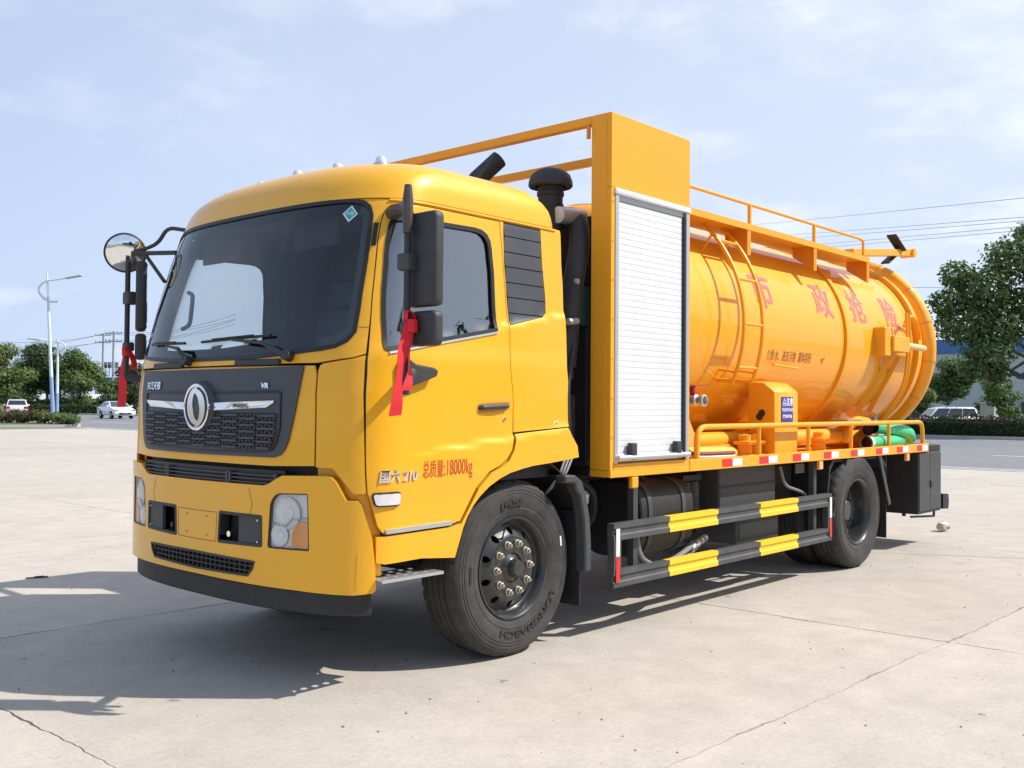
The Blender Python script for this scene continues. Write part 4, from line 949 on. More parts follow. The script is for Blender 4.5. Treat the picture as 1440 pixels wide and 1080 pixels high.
for a in (0, 2.1, 4.2): b.bar(sc, sc + (ux * math.cos(a) + uy * math.sin(a)) * .21, .03, .015)
b.cyl(sc - ax_ * .03, sc + ax_ * .03, .05); b.cyl(sc, sc + Vector((-.25, 0, -.3)), .03); b.build('steering_spokes', BLK, sw)
for y in (.68, 1.62): MB().box((.33, y - .20, 2.30), (.345, y + .20, 2.475)).build('sun_visor', mat('visor_grey', (.06, .06, .065), .8), T, bevel=.03, seg=2)
MB().tube(fillet([(.42, 2.20, 1.93), (.42, 2.11, 1.95), (.44, 2.11, 2.15), (.46, 2.20, 2.17)], .04), .014, 8).build('grab_handle', mat('grab_grey', (.5, .51, .52), .5), T)
for y in (.55, .98, 1.62):
    v = [(1.60 + .015 * math.sin(k * 1.3), y + k * .012, z) for z in (1.75, 2.52) for k in range(9)]
    MB().add(v, [(k, k + 1, k + 10, k + 9) for k in range(8)]).build('curtain', CURT, T, recalc=False)
# ---- bumper
BO = .022
BH = [(0, 1.030), (0.581, 1.032), (0.62, 1.043), (0.67, 1.07), (0.71, 1.088), (0.953, 1.095), (0.996, 1.091), (1.021, 1.066), (1.071, 0.973), (1.126, 0.971), (1.142, 0.953), (1.191, 0.788), (1.205, 0.647), (1.209, 0.531), (1.195, 0.516), (1.106, 0.509), (0.804, 0.519), (0, .521)]
HL = rnd([(0.614, 0.716), (0.631, 0.953), (0.675, 0.999), (0.873, 1.005), (0.882, 0.719)], [.02, .05, .05, .01, .01])
TOW = rnd([(.215, .716), (.225, .872), (0.566, 0.872), (0.57, 0.723)], .008)
ITK = rnd(sym([(0, .640), (.52, .636), (.505, .600), (.47, .562), (0, .553)]), .0)
bp_ = sym(BH); mh = lambda h: [(-a, b_) for a, b_ in reversed(h)]
bm = panel('bumper', bp_, YEL, T, holes=[HL, mh(HL), TOW, mh(TOW), ITK], off=BO, th=.05, step=.035)
b = MB(); sbox(b, -1.16, 1.16, .53, 1.16, -.085, -.075, 30); b.build('bumper_backing', BLM, T, smooth=0)
for s_ in (1, -1):
    hl = HL if s_ > 0 else mh(HL)
    l = panel('headlight', inset(hl, .003), GLC, bm, off=BO - .004, th=.006, step=.05)
    panel('headlight_bucket', inset(hl, -.004), LENS, bm, off=BO - .020, th=.01, step=.05)
    panel('headlight_gasket', inset(hl, -.002), RUBS, bm, holes=[inset(hl, .006)], off=BO - .001, th=.05, step=.05)
    nz = NRM(.76 * s_, .86)
    for (sa, za, rr, mm) in ((.745, .900, .080, LENS), (.690, .785, .058, LENS)):
        c_ = P(sa * s_, za, BO - .030); pts = []
        u_ = (P(sa * s_ + .01, za) - P(sa * s_ - .01, za)).normalized(); v_ = nz.cross(u_); n_ = 20; prof = [(rr, .022), (rr * .86, .014), (rr * .60, .011), (rr * .42, .011), (rr * .38, .019), (rr * .2, .022), (.001, .023)]
        vs = [c_ + (u_ * math.cos(2 * PI * k / n_) + v_ * math.sin(2 * PI * k / n_)) * r_ + nz * h_ for r_, h_ in prof for k in range(n_)]
        MB().add(vs, [(i * n_ + k, i * n_ + (k + 1) % n_, (i + 1) * n_ + (k + 1) % n_, (i + 1) * n_ + k) for i in range(len(prof) - 1) for k in range(n_)]).build('reflector_bowl', mm, bm)
    am = rnd([(0.767, 0.73), (0.873, 0.729), (0.873, 0.857), (0.82, 0.863), (0.772, 0.805)], .015); am = am if s_ > 0 else mh(am)
    panel('indicator_lens', am, AMB, bm, off=BO - .008, th=.02, step=.03)
    div = [(.63, .842), (.725, .832), (.765, .868), (.872, .878)]; div = div if s_ > 0 else [(-a, b_) for a, b_ in div]
    sstrip('lamp_divider', div, .007, .010, mat('lamp_trim', (.5, .5, .52), .25, metal=.6), bm, off=BO - .02)
    # tow-eye recess with its cover
    tw = TOW if s_ > 0 else mh(TOW)
    panel('recess_rim', inset(tw, -.008), BLK, bm, holes=[inset(tw, .008)], off=BO + .002, th=.06, step=.05)
    panel('recess_back', tw, BLM, bm, off=-.05, th=.01, step=.1)
    cv = rnd([(.385, .724), (.388, .866), (.557, .866), (.552, .730)], .008); cv = cv if s_ > 0 else mh(cv)
    panel('tow_cover', cv, DGR, bm, off=BO - .004, th=.02, step=.06)
    MB().tube([P(.29 * s_, .76, -.02), P(.29 * s_, .76, .012)], .016, 10).build('tow_eye', CHR if s_ > 0 else BLM, bm)
    for zq in (.74, .85): MB().tube([P(.54 * s_, zq, BO - .004), P(.54 * s_, zq, BO + .002)], .006, 8).build('cover_screw', ALU, bm)
    sstrip('bumper_seam', [(.47 * s_, 1.015), (.50 * s_, .93), (.48 * s_, .876)], .004, .0008, BRN, bm, off=BO)
    sstrip('corner_crease', [(1.127 * s_, .719), (1.12 * s_, .545)], .006, .0015, YEL, bm, off=BO)
pl = inset(sym([(0, .866), (.195, .868), (.19, .712), (0, .710)]), 0)
sstrip('plate_recess_edge', pl, .004, .001, BRN, bm, closed=True, off=BO)
for s_ in (-.1, .1):
    for zq in (.74, .84): MB().tube([P(s_, zq, BO), P(s_, zq, BO + .004)], .006, 8).build('plate_screw', ORD, bm)
b = MB(); sbox(b, -.70, .70, 1.025, 1.11, -.03, -.012, 14); vb = b.build('upper_vent', RUBS, bm, smooth=0)
for (a, c) in ((-.655, -.36), (-.335, .27), (.295, .655)):
    for zq in (1.040, 1.060, 1.080):
        b = MB(); sbox(b, a, c, zq, zq + .006, -.012, .012, 5); b.build('vent_slat', GRY, bm, smooth=0)
    for e in (a, c): b = MB(); sbox(b, e - .008, e + .008, 1.032, 1.094, -.012, .016, 1); b.build('vent_post', GRY, bm, smooth=0)
panel('intake_back', inset(ITK, -.05), BLM, bm, off=-.04, th=.01, step=.1)
b = MB()
for zq in (.582, .608): sbox(b, -.50, .50, zq, zq + .006, .0, .018, 12)
for k in range(-11, 12): sbox(b, k * .044 - .003, k * .044 + .003, .556, .636, .0, .016, 1)
b.build('intake_grid', BLK, bm, smooth=0)
sstrip('intake_rim', ITK, .012, .004, BLK, bm, closed=True, off=BO)
b = MB(); sbox(b, -1.20, 1.20, .400, .515, -.15, -.008, 36); b.build('front_underrun_bar', BLM, T, bevel=.008)
# ---- steps
def plate_holes(x0, x1, y0, y1, z, th, holes, r_):
    vs = [Vector(p) for p in dens([(x0, y0), (x1, y0), (x1, y1), (x0, y1)], .08)]; es = [(i, (i + 1) % len(vs)) for i in range(len(vs))]; hl = []
    for hx, hy_ in holes:
        k = len(vs); lp = [(hx + r_ * math.cos(2 * PI * j / 10), hy_ + r_ * math.sin(2 * PI * j / 10)) for j in range(10)]; hl.append(lp)
        vs += [Vector(p) for p in lp]; es += [(k + j, k + (j + 1) % 10) for j in range(10)]
    ov, oe, of, *_x = delaunay_2d_cdt(vs, es, [], 0, 1e-6); cen = np.array([[sum(ov[i][k] for i in f) / 3 for k in (0, 1)] for f in of]); ok = np.ones(len(of), bool)
    for h in hl: ok &= ~inpoly(cen, h)
    fs = [f for f, o in zip(of, ok) if o]; n = len(ov); F = [tuple(f) for f in fs] + [tuple(i + n for i in f[::-1]) for f in fs]; cnt = {(f[i], f[(i + 1) % 3]) for f in fs for i in range(3)}
    F += [(b_, a, a + n, b_ + n) for a, b_ in cnt if (b_, a) not in cnt]
    return MB().add([(v.x, v.y, z) for v in ov] + [(v.x, v.y, z - th) for v in ov], F)
for fl in (0, 1):
    y0, y1 = (.03, .25) if not fl else (2.19, 2.41)
    hs = [(x, y) for x in (.34, .41, .48, .55, .62) for y in ((y0 + .045), (y0 + .11), (y0 + .175))]
    st_ = plate_holes(.27, .69, y0, y1, .583, .006, hs, .021).build('step', ALU, T, smooth=0)
    b = MB().box((.27, y0, .568), (.69, y0 + .008, .5765)).box((.27, y1 - .008, .568), (.69, y1, .5765)); b.build('step_flange', ALU, st_, smooth=0)
    b = MB()
    for x in (.33, .63): b.bar((x, (y0 + y1) / 2, .57), (x, .45 if not fl else 1.99, .80), .03, .03)
    b.build('step_bracket', BLM, st_, smooth=0)
# ---- mirrors
def mirror(fl):
    Y = (lambda y: y) if not fl else (lambda y: 2 * CY - y)
    rod = MB().tube([(.245, Y(-.155), 1.50 if not fl else 1.62), (.245, Y(-.155), 2.47), (.25, Y(-.15), 2.51 if not fl else 2.36)][: 3 if not fl else 2] if not fl else [(.245, Y(-.155), 1.62), (.245, Y(-.155), 2.40)], .017, 10).build('mirror_arm', BLK, T)
    if not fl: MB().tube([(.243, Y(-.157), 2.28), (.243, Y(-.157), 2.44), (.246, Y(-.155), 2.515)], [.024, .027, .018], 10).build('arm_cover', mat('worn_brown_black', (.07, .05, .045), .4), rod)
    if not fl: MB().tube(fillet([(.245, Y(-.155), 2.38), (.33, Y(-.02), 2.43), (.45, Y(.19), 2.45)], .08), [.03, .028, .03, .034, .036, .036, .04][:7], 8).build('upper_bracket', BLK, rod)
    MB().tube(fillet([(.245, Y(-.155), 1.62), (.36, Y(-.05), 1.60), (.52, Y(.09), 1.63)], .08), .026, 8).build('lower_bracket', BLK, rod)
    MB().prism([(.40, 1.55), (.44, 1.545), (.62, 1.60), (.63, 1.63), (.60, 1.645), (.47, 1.66), (.40, 1.70)], lambda u, v, d: (u, Y(d), v), .015, .067).build('bracket_foot', BLK, rod, bevel=.008)
    for z0, z1, w0, w1 in ((1.925, 2.385, -.315, -.105), (1.735, 1.905, -.315, -.13)):
        if fl:
            cc = Vector((.315, 2.545, 0)); ed = Vector((.46, .89, 0)).normalized(); nn_ = Vector((.89, -.46, 0))
            fn_ = lambda u, v, d: (cc + ed * u + nn_ * d + Vector((0, 0, v)))[:]
            MB().prism(rnd([(-.105, z0), (.105, z0), (.105, z1), (-.105, z1)], .035), fn_, -.035, .035).build('mirror_housing', BLK, rod, bevel=.022, seg=3)
            MB().prism(rnd([(-.09, z0 + .016), (.09, z0 + .016), (.09, z1 - .016), (-.09, z1 - .016)], .03), fn_, .030, .038).build('mirror_glass', MIRG, rod, smooth=0)
            continue
        h = MB().prism(rnd([(w0, z0), (w1, z0), (w1, z1), (w0, z1)], .035), lambda u, v, d: (d, Y(u), v), .275, .345).build('mirror_housing', BLK, rod, bevel=.022, seg=3)
        MB().prism(rnd([(w0 + .016, z0 + .016), (w1 - .016, z0 + .016), (w1 - .016, z1 - .016), (w0 + .016, z1 - .016)], .03), lambda u, v, d: (d, Y(u), v), .338, .347).build('mirror_glass', MIRG, rod, smooth=0)
    MB().box((.222, min(Y(-.185), Y(-.10)), 2.10), (.300, max(Y(-.185), Y(-.10)), 2.185)).build('mirror_clamp', DGR, rod, bevel=.012, seg=2)
    MB().box((.225, min(Y(-.185), Y(-.12)), 1.79), (.285, max(Y(-.185), Y(-.12)), 1.85)).build('mirror_clamp', DGR, rod, bevel=.012, seg=2)
    return rod
mirror(0); rodf = mirror(1)
# round mirror on the far side
c_ = Vector((.26, 2.665, 2.455)); nd = (Vector(CAMP) - c_).normalized(); nd = (nd + Vector((0, .10, -.18))).normalized(); u_ = nd.orthogonal().normalized(); v_ = nd.cross(u_)
def dome(prof, n_, m, name): return MB().add([c_ + (u_ * math.cos(2 * PI * k / n_) + v_ * math.sin(2 * PI * k / n_)) * r_ + nd * h_ for r_, h_ in prof for k in range(n_)], [(i * n_ + k, i * n_ + (k + 1) % n_, (i + 1) * n_ + (k + 1) % n_, (i + 1) * n_ + k) for i in range(len(prof) - 1) for k in range(n_)]).build(name, m, rodf, smooth=60)
dome([(.134, -.005), (.136, .012), (.130, .018), (.124, .014)], 40, BLK, 'round_mirror_rim'); dome([(.126, .012), (.10, .028), (.07, .039), (.04, .045), (.0005, .048)], 40, MIRG, 'round_mirror_glass'); dome([(.134, -.004), (.10, -.05), (.05, -.07), (.0005, -.075)], 32, BLK, 'round_mirror_back')
MB().tube(fillet([c_ - nd * .05, (.30, 2.54, 2.46), (.36, 2.42, 2.50), (.37, 2.32, 2.60), (.42, 2.16, 2.57)], .06), .013, 8).build('curved_stay', BLK, rodf)
MB().tube([(.28, 2.60, 2.445), (.36, 2.18, 2.42)], .015, 8).build('straight_stay', BLK, rodf)
MB().tube([(.31, 2.50, 2.44), (.30, 2.22, 2.23)], .012, 8).build('diagonal_stay', BLK, rodf)
# ---- wheels
def tyre_mb(w=.275, Ro=.512):
    prof = [(.295, -.03), (.30, -.012), (.318, -.002), (.345, .006), (.352, .004), (.356, .006), (.40, .012), (.425, .013), (.429, .009), (.433, .012), (.444, .011), (.448, .007), (.452, .010), (.464, .008), (.468, .003), (.474, .005), (.484, -.002), (.492, -.010), (.499, -.018), (.5065, -.026), (.510, -.036)]
    tread = []
    for g0 in (-.070, -.115, -.160, -.205):
        tread += [(Ro, g0 + .007), (Ro - .013, g0 + .004), (Ro - .013, g0 - .004), (Ro, g0 - .007)]
    back = [(.510, -w + .036), (.499, -w + .018), (.45, -w - .005), (.35, -w), (.30, -w + .02), (.295, -w + .05)]
    full = prof + tread + back; n = 144; i0, i1 = len(prof) - 4, len(prof) + len(tread)
    def mod(i, k):
        if i in (len(prof) - 3, len(prof) - 2, len(prof) - 1, i1, i1 + 1): return -.009 if k % 4 == 0 else 0
        if len(prof) <= i < i1 and (i - len(prof)) % 4 in (0, 3): return -.005 if (k + i) % 4 == 0 else 0
        return 0
    return MB().lathe(full, (0, 0, 0), 'y', n, sgn=-1, mod=mod)
def arc_text(body, size, r0, a_mid, m, name, parent, sx_=1., inward=False):
    cu = bpy.data.curves.new('t', 'FONT'); cu.body = body; cu.size = size; o = bpy.data.objects.new('t', cu); COL.objects.link(o); wd = o.evaluated_get(bpy.context.evaluated_depsgraph_get()).dimensions.x * sx_; bpy.data.objects.remove(o)
    def fn(u, v, w):
        t = (u - wd / 2) / r0; a = R(a_mid) - t if not inward else R(a_mid) + t; r_ = r0 + v if not inward else r0 + size * .7 - v
        return Vector((r_ * math.cos(a), -.013 - w - .0015, r_ * math.sin(a)))
    return text(body, size, fn, m, name, parent, ext=.0012, sx=sx_, bold=.0016)
def front_wheel():
    rim = MB().lathe([(.285, -.02), (.300, -.010), (.297, -.004), (.286, -.002), (.280, -.008), (.268, -.03), (.262, -.045), (.256, -.062), (.248, -.068)], (0, 0, 0), 'y', 64, sgn=-1).build('front_wheel', RIM, None)
    # disc with real hand holes
    rf = lambda r_: (-.066 + .044 * sm(.25, .175, r_) if r_ > .168 else -.022)
    outer = [(.248 * math.cos(2 * PI * k / 60), .248 * math.sin(2 * PI * k / 60)) for k in range(60)]; holes = []
    for k in range(10):
        a0 = 2 * PI * (k + .5) / 10; cx, cz = .212 * math.cos(a0), .212 * math.sin(a0)
        holes.append([(cx + .023 * math.cos(t) * math.cos(a0) - .019 * math.sin(t) * math.sin(a0), cz + .023 * math.cos(t) * math.sin(a0) + .019 * math.sin(t) * math.cos(a0)) for t in [2 * PI * j / 14 for j in range(14)]])
    inner = [(.086 * math.cos(2 * PI * k / 30), .086 * math.sin(2 * PI * k / 30)) for k in range(30)]
    vs = []; es = []
    for lp in [outer] + holes + [inner]:
        k = len(vs); vs += [Vector(p) for p in lp]; es += [(k + j, k + (j + 1) % len(lp)) for j in range(len(lp))]
    for r_ in (.235, .20, .185, .176, .168, .15, .12, .10):
        for k in range(48):
            p = np.array([[r_ * math.cos(2 * PI * k / 48), r_ * math.sin(2 * PI * k / 48)]])
            if not any(segd(p, h)[0] < .006 or inpoly(p, h)[0] for h in holes): vs.append(Vector((p[0, 0], p[0, 1])))
    ov, oe, of, *_x = delaunay_2d_cdt(vs, es, [], 0, 1e-6); cen = np.array([[sum(ov[i][k] for i in f) / 3 for k in (0, 1)] for f in of]); ok = inpoly(cen, outer) & ~inpoly(cen, inner)
    for h in holes: ok &= ~inpoly(cen, h)
    fs = [tuple(f) for f, o in zip(of, ok) if o]; n = len(ov); cnt = {(f[i], f[(i + 1) % 3]) for f in fs for i in range(3)}
    F = fs + [(b_, a, a + n, b_ + n) for a, b_ in cnt if (b_, a) not in cnt]
    V = [(v.x, -rf(v.length), v.y) for v in ov] + [(v.x, -rf(v.length) + .016, v.y) for v in ov]
    MB().add(V, F).build('wheel_disc', RIM, rim, smooth=40)
    MB().lathe([(.26, -.2), (.26, -.11), (.24, -.105), (.09, -.1)], (0, 0, 0), 'y', 32, sgn=-1).build('wheel_barrel', BLM, rim)
    MB().lathe([(.084, -.055), (.084, -.030), (.072, -.022), (.066, -.02), (.054, -.01), (.047, .026), (.041, .033), (.0005, .035)], (0, 0, 0), 'y', 32, sgn=-1).build('hub_cap', RIM, rim)
    for k in range(10):
        a = 2 * PI * (k + .05) / 10; q = (.143 * math.cos(a), 0, .143 * math.sin(a))
        MB().lathe([(.023, -.024), (.023, -.014), (.018, -.012)], q, 'y', 12, sgn=-1).lathe([(.0185, -.014), (.0185, .004), (.015, .007), (.010, .007), (.010, .018), (.0005, .019)], q, 'y', 6, sgn=-1).build('wheel_nut', NUT, rim, smooth=25)
    MB().tube([(.19 * math.cos(2.0), .03, .19 * math.sin(2.0)), (.24 * math.cos(1.95), .005, .24 * math.sin(1.95)), (.27 * math.cos(1.92), -.005, .27 * math.sin(1.92))], .005, 6).build('valve_stem', BLM, rim)
    tyre_mb().build('tyre', RUB, rim, smooth=28)
    arc_text('LM268', .060, .362, 97, RUBL, 'tyre_lettering', rim, 1.1)
    arc_text('LONGMARCH', .062, .357, 292, RUBL, 'tyre_lettering', rim, 1.35, inward=False)
    arc_text('TUBELESS', .02, .375, 180, RUBL, 'tyre_lettering', rim, 1.1)
    MB().bar((.405, -.0145, .09), (.398, -.0145, .15), .012, .002, up=(0, 1, 0)).build('tyre_label', WHT, rim, smooth=0)
    return rim
def rear_wheel():
    rim = MB().lathe([(.285, -.02), (.300, -.010), (.297, -.004), (.286, -.002), (.280, -.008), (.268, -.03), (.262, -.06), (.25, -.10), (.245, -.15), (.235, -.165), (.16, -.150), (.15, -.145), (.10, -.145), (.095, -.11), (.085, -.10), (.0005, -.10)], (0, 0, 0), 'y', 64, sgn=-1).build('rear_wheel', RIM, None)
    tyre_mb().build('tyre', RUB, rim, smooth=28)
    t2 = tyre_mb().build('inner_tyre', RUB, None, smooth=28); t2.parent = rim; t2.location = (0, .31, 0)
    MB().lathe([(.29, -.3), (.29, -.6), (.05, -.6)], (0, 0, 0), 'y', 32, sgn=-1).build('inner_rim', BLM, rim)
    for k in range(10):
        a = 2 * PI * k / 10; q = (.125 * math.cos(a), 0, .125 * math.sin(a)); MB().lathe([(.0165, -.146), (.0165, -.12), (.009, -.118), (.009, -.10), (.0005, -.099)], q, 'y', 6, sgn=-1).build('wheel_nut', DGR, rim, smooth=25)
    return rim
def put(w, x, y, far):
    w.parent = T; w.location = Vector((x, y, .508)) - T.location
    w.rotation_euler = (0, 0, PI if far else 0)
fw = front_wheel(); fw2 = copy_tree(fw, T); put(fw, 1.367, .133, 0); put(fw2, 1.367, 2 * CY - .133, 1)
rw = rear_wheel(); rw2 = copy_tree(rw, T); put(rw, 5.90, .0, 0); put(rw2, 5.90, 2 * CY, 1)
# arch liners, mudguards, chassis
for fl in (0, 1):
    Y = (lambda y: y) if not fl else (lambda y: 2 * CY - y); sg = 1 if not fl else -1
    MB().lathe([(.61, 0), (.62, 0), (.62, .55), (.61, .55)], (1.367, Y(.09), .55), 'y', 24, sgn=sg, a0=R(12), a1=R(168)).build('arch_liner', BLM, T)
    path = [(1.70, 1.035), (1.80, 1.03), (1.87, .99), (1.915, .90), (1.95, .76), (1.965, .60), (1.965, .43)]
    inn = [(x - (.065 if i > 1 else .0), z - (.0 if i > 2 else .05)) for i, (x, z) in enumerate(path)]
    MB().prism(path + inn[::-1], lambda u, v, d: (u, Y(d), v), .03, .11).build('mudguard', DGR, T, bevel=.01); MB().prism(path + [(x - .02, z - .0) for x, z in path][::-1], lambda u, v, d: (u, Y(d), v), .112, .42).build('mudguard_inner', BLM, T, smooth=0)
    MB().box((1.905, min(Y(.08), Y(.42)), .22), (1.915, max(Y(.08), Y(.42)), .80)).build('mudflap', BLM, T, smooth=0)
    b = MB()
    for k in range(3): b.tube(fillet([(1.86 + .035 * k, Y(.16), 1.13), (1.80 + .03 * k, Y(.16), 1.02), (1.84, Y(.3), .9)], .05), .007, 5)
    b.build('air_line', mat('pale_line', (.5, .5, .5), .5), T)
    # rear wheel mudguard stays and flap
    MB().bar((5.72, Y(.012), 1.0), (5.40, Y(.012), .50), .012, .05).build('guard_stay', DGR, T, smooth=0)
    MB().bar((6.42, Y(.012), 1.0), (6.66, Y(.012), .52), .012, .05).build('guard_stay', DGR, T, smooth=0)
    MB().box((6.62, min(Y(.03), Y(.58)), .20), (6.63, max(Y(.03), Y(.58)), .98)).build('rear_mudflap', BLM, T, smooth=0)
    MB().prism([(5.30, .55), (5.36, .93), (5.42, .985), (6.52, .985), (6.62, .9), (6.63, .86), (6.50, .97), (5.46, .97), (5.38, .90), (5.32, .55)], lambda u, v, d: (u, Y(d), v), .03, .60).build('rear_wheel_guard', BLM, T, smooth=0)
    MB().prism([(.25, .78), (8.1, .78), (8.1, .98), (2.3, .98), (2.2, .90), (.4, .90)], lambda u, v, d: (u, Y(d), v), .80, .87).build('chassis_rail', BLM, T, smooth=0)
for x in (.6, 2.3, 3.4, 4.6, 5.3, 6.7, 7.9): MB().box((x, .87, .80), (x + .08, 1.57, .94)).build('cross_member', BLM, T, smooth=0)
MB().tube([(1.367, .2, .50), (1.367, .5, .44), (1.367, 1.94, .44), (1.367, 2.24, .50)], .055, 10).build('front_axle', BLM, T)
MB().tube([(5.9, .3, .508), (5.9, 1.0, .508)], .09, 12).tube([(5.9, 1.44, .508), (5.9, 2.14, .508)], .09, 12).lathe([(.10, -.24), (.2, -.16), (.24, 0), (.2, .16), (.10, .24)], (5.9, 1.22, .508), 'y', 20).build('rear_axle', BLM, T)
MB().tube([(2.2, 1.22, .74), (5.7, 1.22, .55)], .055, 12).build('propshaft', BLM, T)
MB().box((.75, .85, .62), (1.9, 1.6, 1.02)).build('engine_block', BLM, T, bevel=.04)
for y in (.82, 1.62):
    MB().prism([(.55, .62), (1.367, .50), (2.2, .66), (2.2, .70), (1.367, .56), (.55, .66)], lambda u, v, d: (u, d, v), y - .04, y + .04).build('leaf_spring', BLM, T, smooth=0)
    MB().prism([(5.1, .66), (5.9, .60), (6.7, .68), (6.7, .74), (5.9, .70), (5.1, .72)], lambda u, v, d: (u, d, v), y - .04, y + .04).build('leaf_spring', BLM, T, smooth=0)
# between the wheel and the fuel tank: air dryer, valves, pipes
MB().lathe([(.07, -.12), (.075, -.1), (.075, .1), (.05, .14), (.0005, .15)], (2.08, .36, .78), 'z', 16).build('air_dryer', BLM, T)
MB().lathe([(.045, -.04), (.05, .02), (.03, .045), (.0005, .05)], (2.13, .24, .86), 'z', 12).build('valve_cap', ALU, T)
MB().box((2.0, .28, .48), (2.2, .6, .68)).build('valve_block', BLM, T, bevel=.02)
MB().tube(fillet([(2.2, .35, .98), (2.35, .3, .88), (2.40, .35, .68), (2.3, .45, .58)], .08), .022, 8).build('air_hose', BLK, T)
MB().tube([(1.95, .4, .28), (1.95, .4, .62)], .07, 12).build('filter_can', BLM, T)
# ---- stack behind the cab
at_ = MB().lathe([(.0005, 3.015), (.05, 3.012), (.095, 2.995), (.13, 2.965), (.145, 2.925), (.147, 2.895), (.138, 2.885), (.10, 2.89)], (2.06, .46, 0), 'z', 28).build('air_intake', BLK, T)
MB().lathe([(.085, 2.93), (.085, 2.86), (.09, 2.855), (.09, 2.83), (.082, 2.825), (.078, 2.60)], (2.06, .46, 0), 'z', 24).build('intake_stem', BLM, at_)
MB().tube([(2.08, .42, 2.73), (2.08, 1.35, 2.73)], .085, 20).build('silencer_drum', mat('dull_steel', (.22, .22, .22), .35, metal=.7, noise=(6, .6, (.1, .1, .1))), T, smooth=40)
MB().tube(fillet([(2.22, .60, 2.72), (2.20, .34, 2.70), (2.14, .27, 2.50), (2.05, .26, 2.25), (2.0, .28, 1.7)], .12), .07, 14).build('black_duct', BLK, T)
ex = MB().tube(fillet([(1.93, 1.04, 2.4), (1.93, 1.04, 2.90), (1.93, 1.04, 2.98), (2.08, .94, 3.155)], .08), .062, 18, caps=False).tube([(2.075, .943, 3.149), (1.95, 1.03, 3.0)], .054, 18, caps=True).build('exhaust_tip', BLM, T)
MB().tube([(2.02, .36, 2.69), (2.24, .34, 2.70)], .055, 20).build('steel_pipe', ALU, T, smooth=40)
MB().box((2.20, .24, 1.06), (3.02, 2.20, 2.05)).build('pump_housing', BLM, T, bevel=.03)
MB().box((2.34, .28, 2.06), (3.0, 2.16, 2.74)).build('water_tank', BLM, T, bevel=.05, seg=2)
MB().box((2.05, .85, 1.0), (3.0, 1.6, 1.058)).build('subframe', BLM, T)
MB().tube([(2.17, .24, 2.10), (2.17, 2.1, 2.10)], .13, 20).build('teal_drum', GRNP, T, smooth=40)
MB().box((1.84, .22, 1.12), (2.04, .60, 1.52)).build('valve_cabinet', BLM, T, bevel=.01)
for k, (y, r_) in enumerate(((.20, .018), (.25, .012), (.31, .02), (.40, .03))):
    MB().tube(fillet([(1.95 + .05 * k, y, 1.15), (1.92 + .06 * k, y, 1.55), (2.02 + .02 * k, y + .02, 1.9), (2.0 + .03 * k, y + .05, 2.3)], .12), r_, 8).build('service_hose', GRNP if k in (1, 3) else BLK, T)
MB().tube([(1.93, .20, 1.98), (2.02, .20, 1.99)], .022, 10).build('hose_union', ALU, T); MB().tube([(1.99, .17, 2.24), (1.99, .19, 2.24)], .018, 10).build('bolt_head', ALU, T)
MB().box((1.86, .25, 1.62), (2.06, .5, 1.78)).build('control_box', DGR, T, bevel=.01)
# ---- portal frame with the roller shutter
for fl in (0, 1):
    Y = (lambda y: y) if not fl else (lambda y: 2 * CY - y)
    def ybox(b, x0, y0, z0, x1, y1, z1): return b.box((x0, min(Y(y0), Y(y1)), z0), (x1, max(Y(y0), Y(y1)), z1))
    fr = ybox(MB(), 2.108, .035, 1.045, 3.037, .16, 3.318).build('shutter_cabinet', ORF, T, bevel=.004)
    ybox(MB(), 2.108, 0, 1.045, 2.148, .0352, 2.838).build('cabinet_post', ORF, fr, bevel=.003)
    ybox(MB(), 2.109, 0, 2.840, 3.036, .0352, 3.3175).build('header_panel', ORF, fr, bevel=.003)
    ybox(MB(), 2.150, 0, 1.045, 3.037, .0352, 1.085).build('cabinet_sill', ORF, fr, bevel=.003)
    ybox(MB(), 3.022, 0, 1.087, 3.037, .0352, 2.838).build('cabinet_post', ORF, fr, bevel=.003)
    ybox(MB(), 2.150, -.006, 1.087, 2.186, .0353, 2.800).build('door_channel', ALU, fr, bevel=.003)
    ybox(MB(), 2.962, .004, 1.087, 2.982, .0353, 2.765).build('rubber_channel', RUBS, fr, bevel=.002)
    ybox(MB(), 2.984, -.006, 1.087, 3.020, .0353, 2.800).build('door_channel', ALU, fr, bevel=.003)
    ybox(MB(), 2.140, -.016, 2.800, 3.030, .0354, 2.838).build('shutter_head_rail', SHU, fr, bevel=.006, seg=2)
    n = 41; h = (2.765 - 1.15) / n
    for k in range(n):
        z0 = 1.15 + k * h
        MB().prism([(0.0185, z0 + .0006), (.0172, z0 + .002), (.0168, z0 + h * .5), (.0172, z0 + h - .002), (.0185, z0 + h - .0006), (.034, z0 + h - .0012), (.034, z0 + .0012)], lambda u, v, d: (d, Y(u), v), 2.188, 2.960).build('shutter_slat', SHU, fr, smooth=0)
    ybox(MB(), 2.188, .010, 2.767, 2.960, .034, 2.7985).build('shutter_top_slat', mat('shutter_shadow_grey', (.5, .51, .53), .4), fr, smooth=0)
    ybox(MB(), 2.188, .006, 1.095, 2.960, .034, 1.148).build('shutter_bottom_rail', SHU, fr, bevel=.004)
    MB().tube([(2.165, Y(-.022), 1.122), (3.0, Y(-.022), 1.122)], .017, 12).build('shutter_handle', ALU, fr)
    for x in (2.30, 2.83): ybox(MB(), x, -.034, 1.105, x + .062, .008, 1.215).build('handle_clamp', BLK, fr, bevel=.008, seg=2)
for k in range(7):
    MB().tube([(2.129, -.003, 1.25 + .25 * k), (2.129, .002, 1.25 + .25 * k)], .008, 8).build('panel_bolt', ORD, T)
for x0 in (2.108, 2.977):
    MB().box((x0, .1605, 3.262), (x0 + .06, 2 * CY - .1605, 3.318)).build('top_cross_beam', ORF, T, bevel=.003)
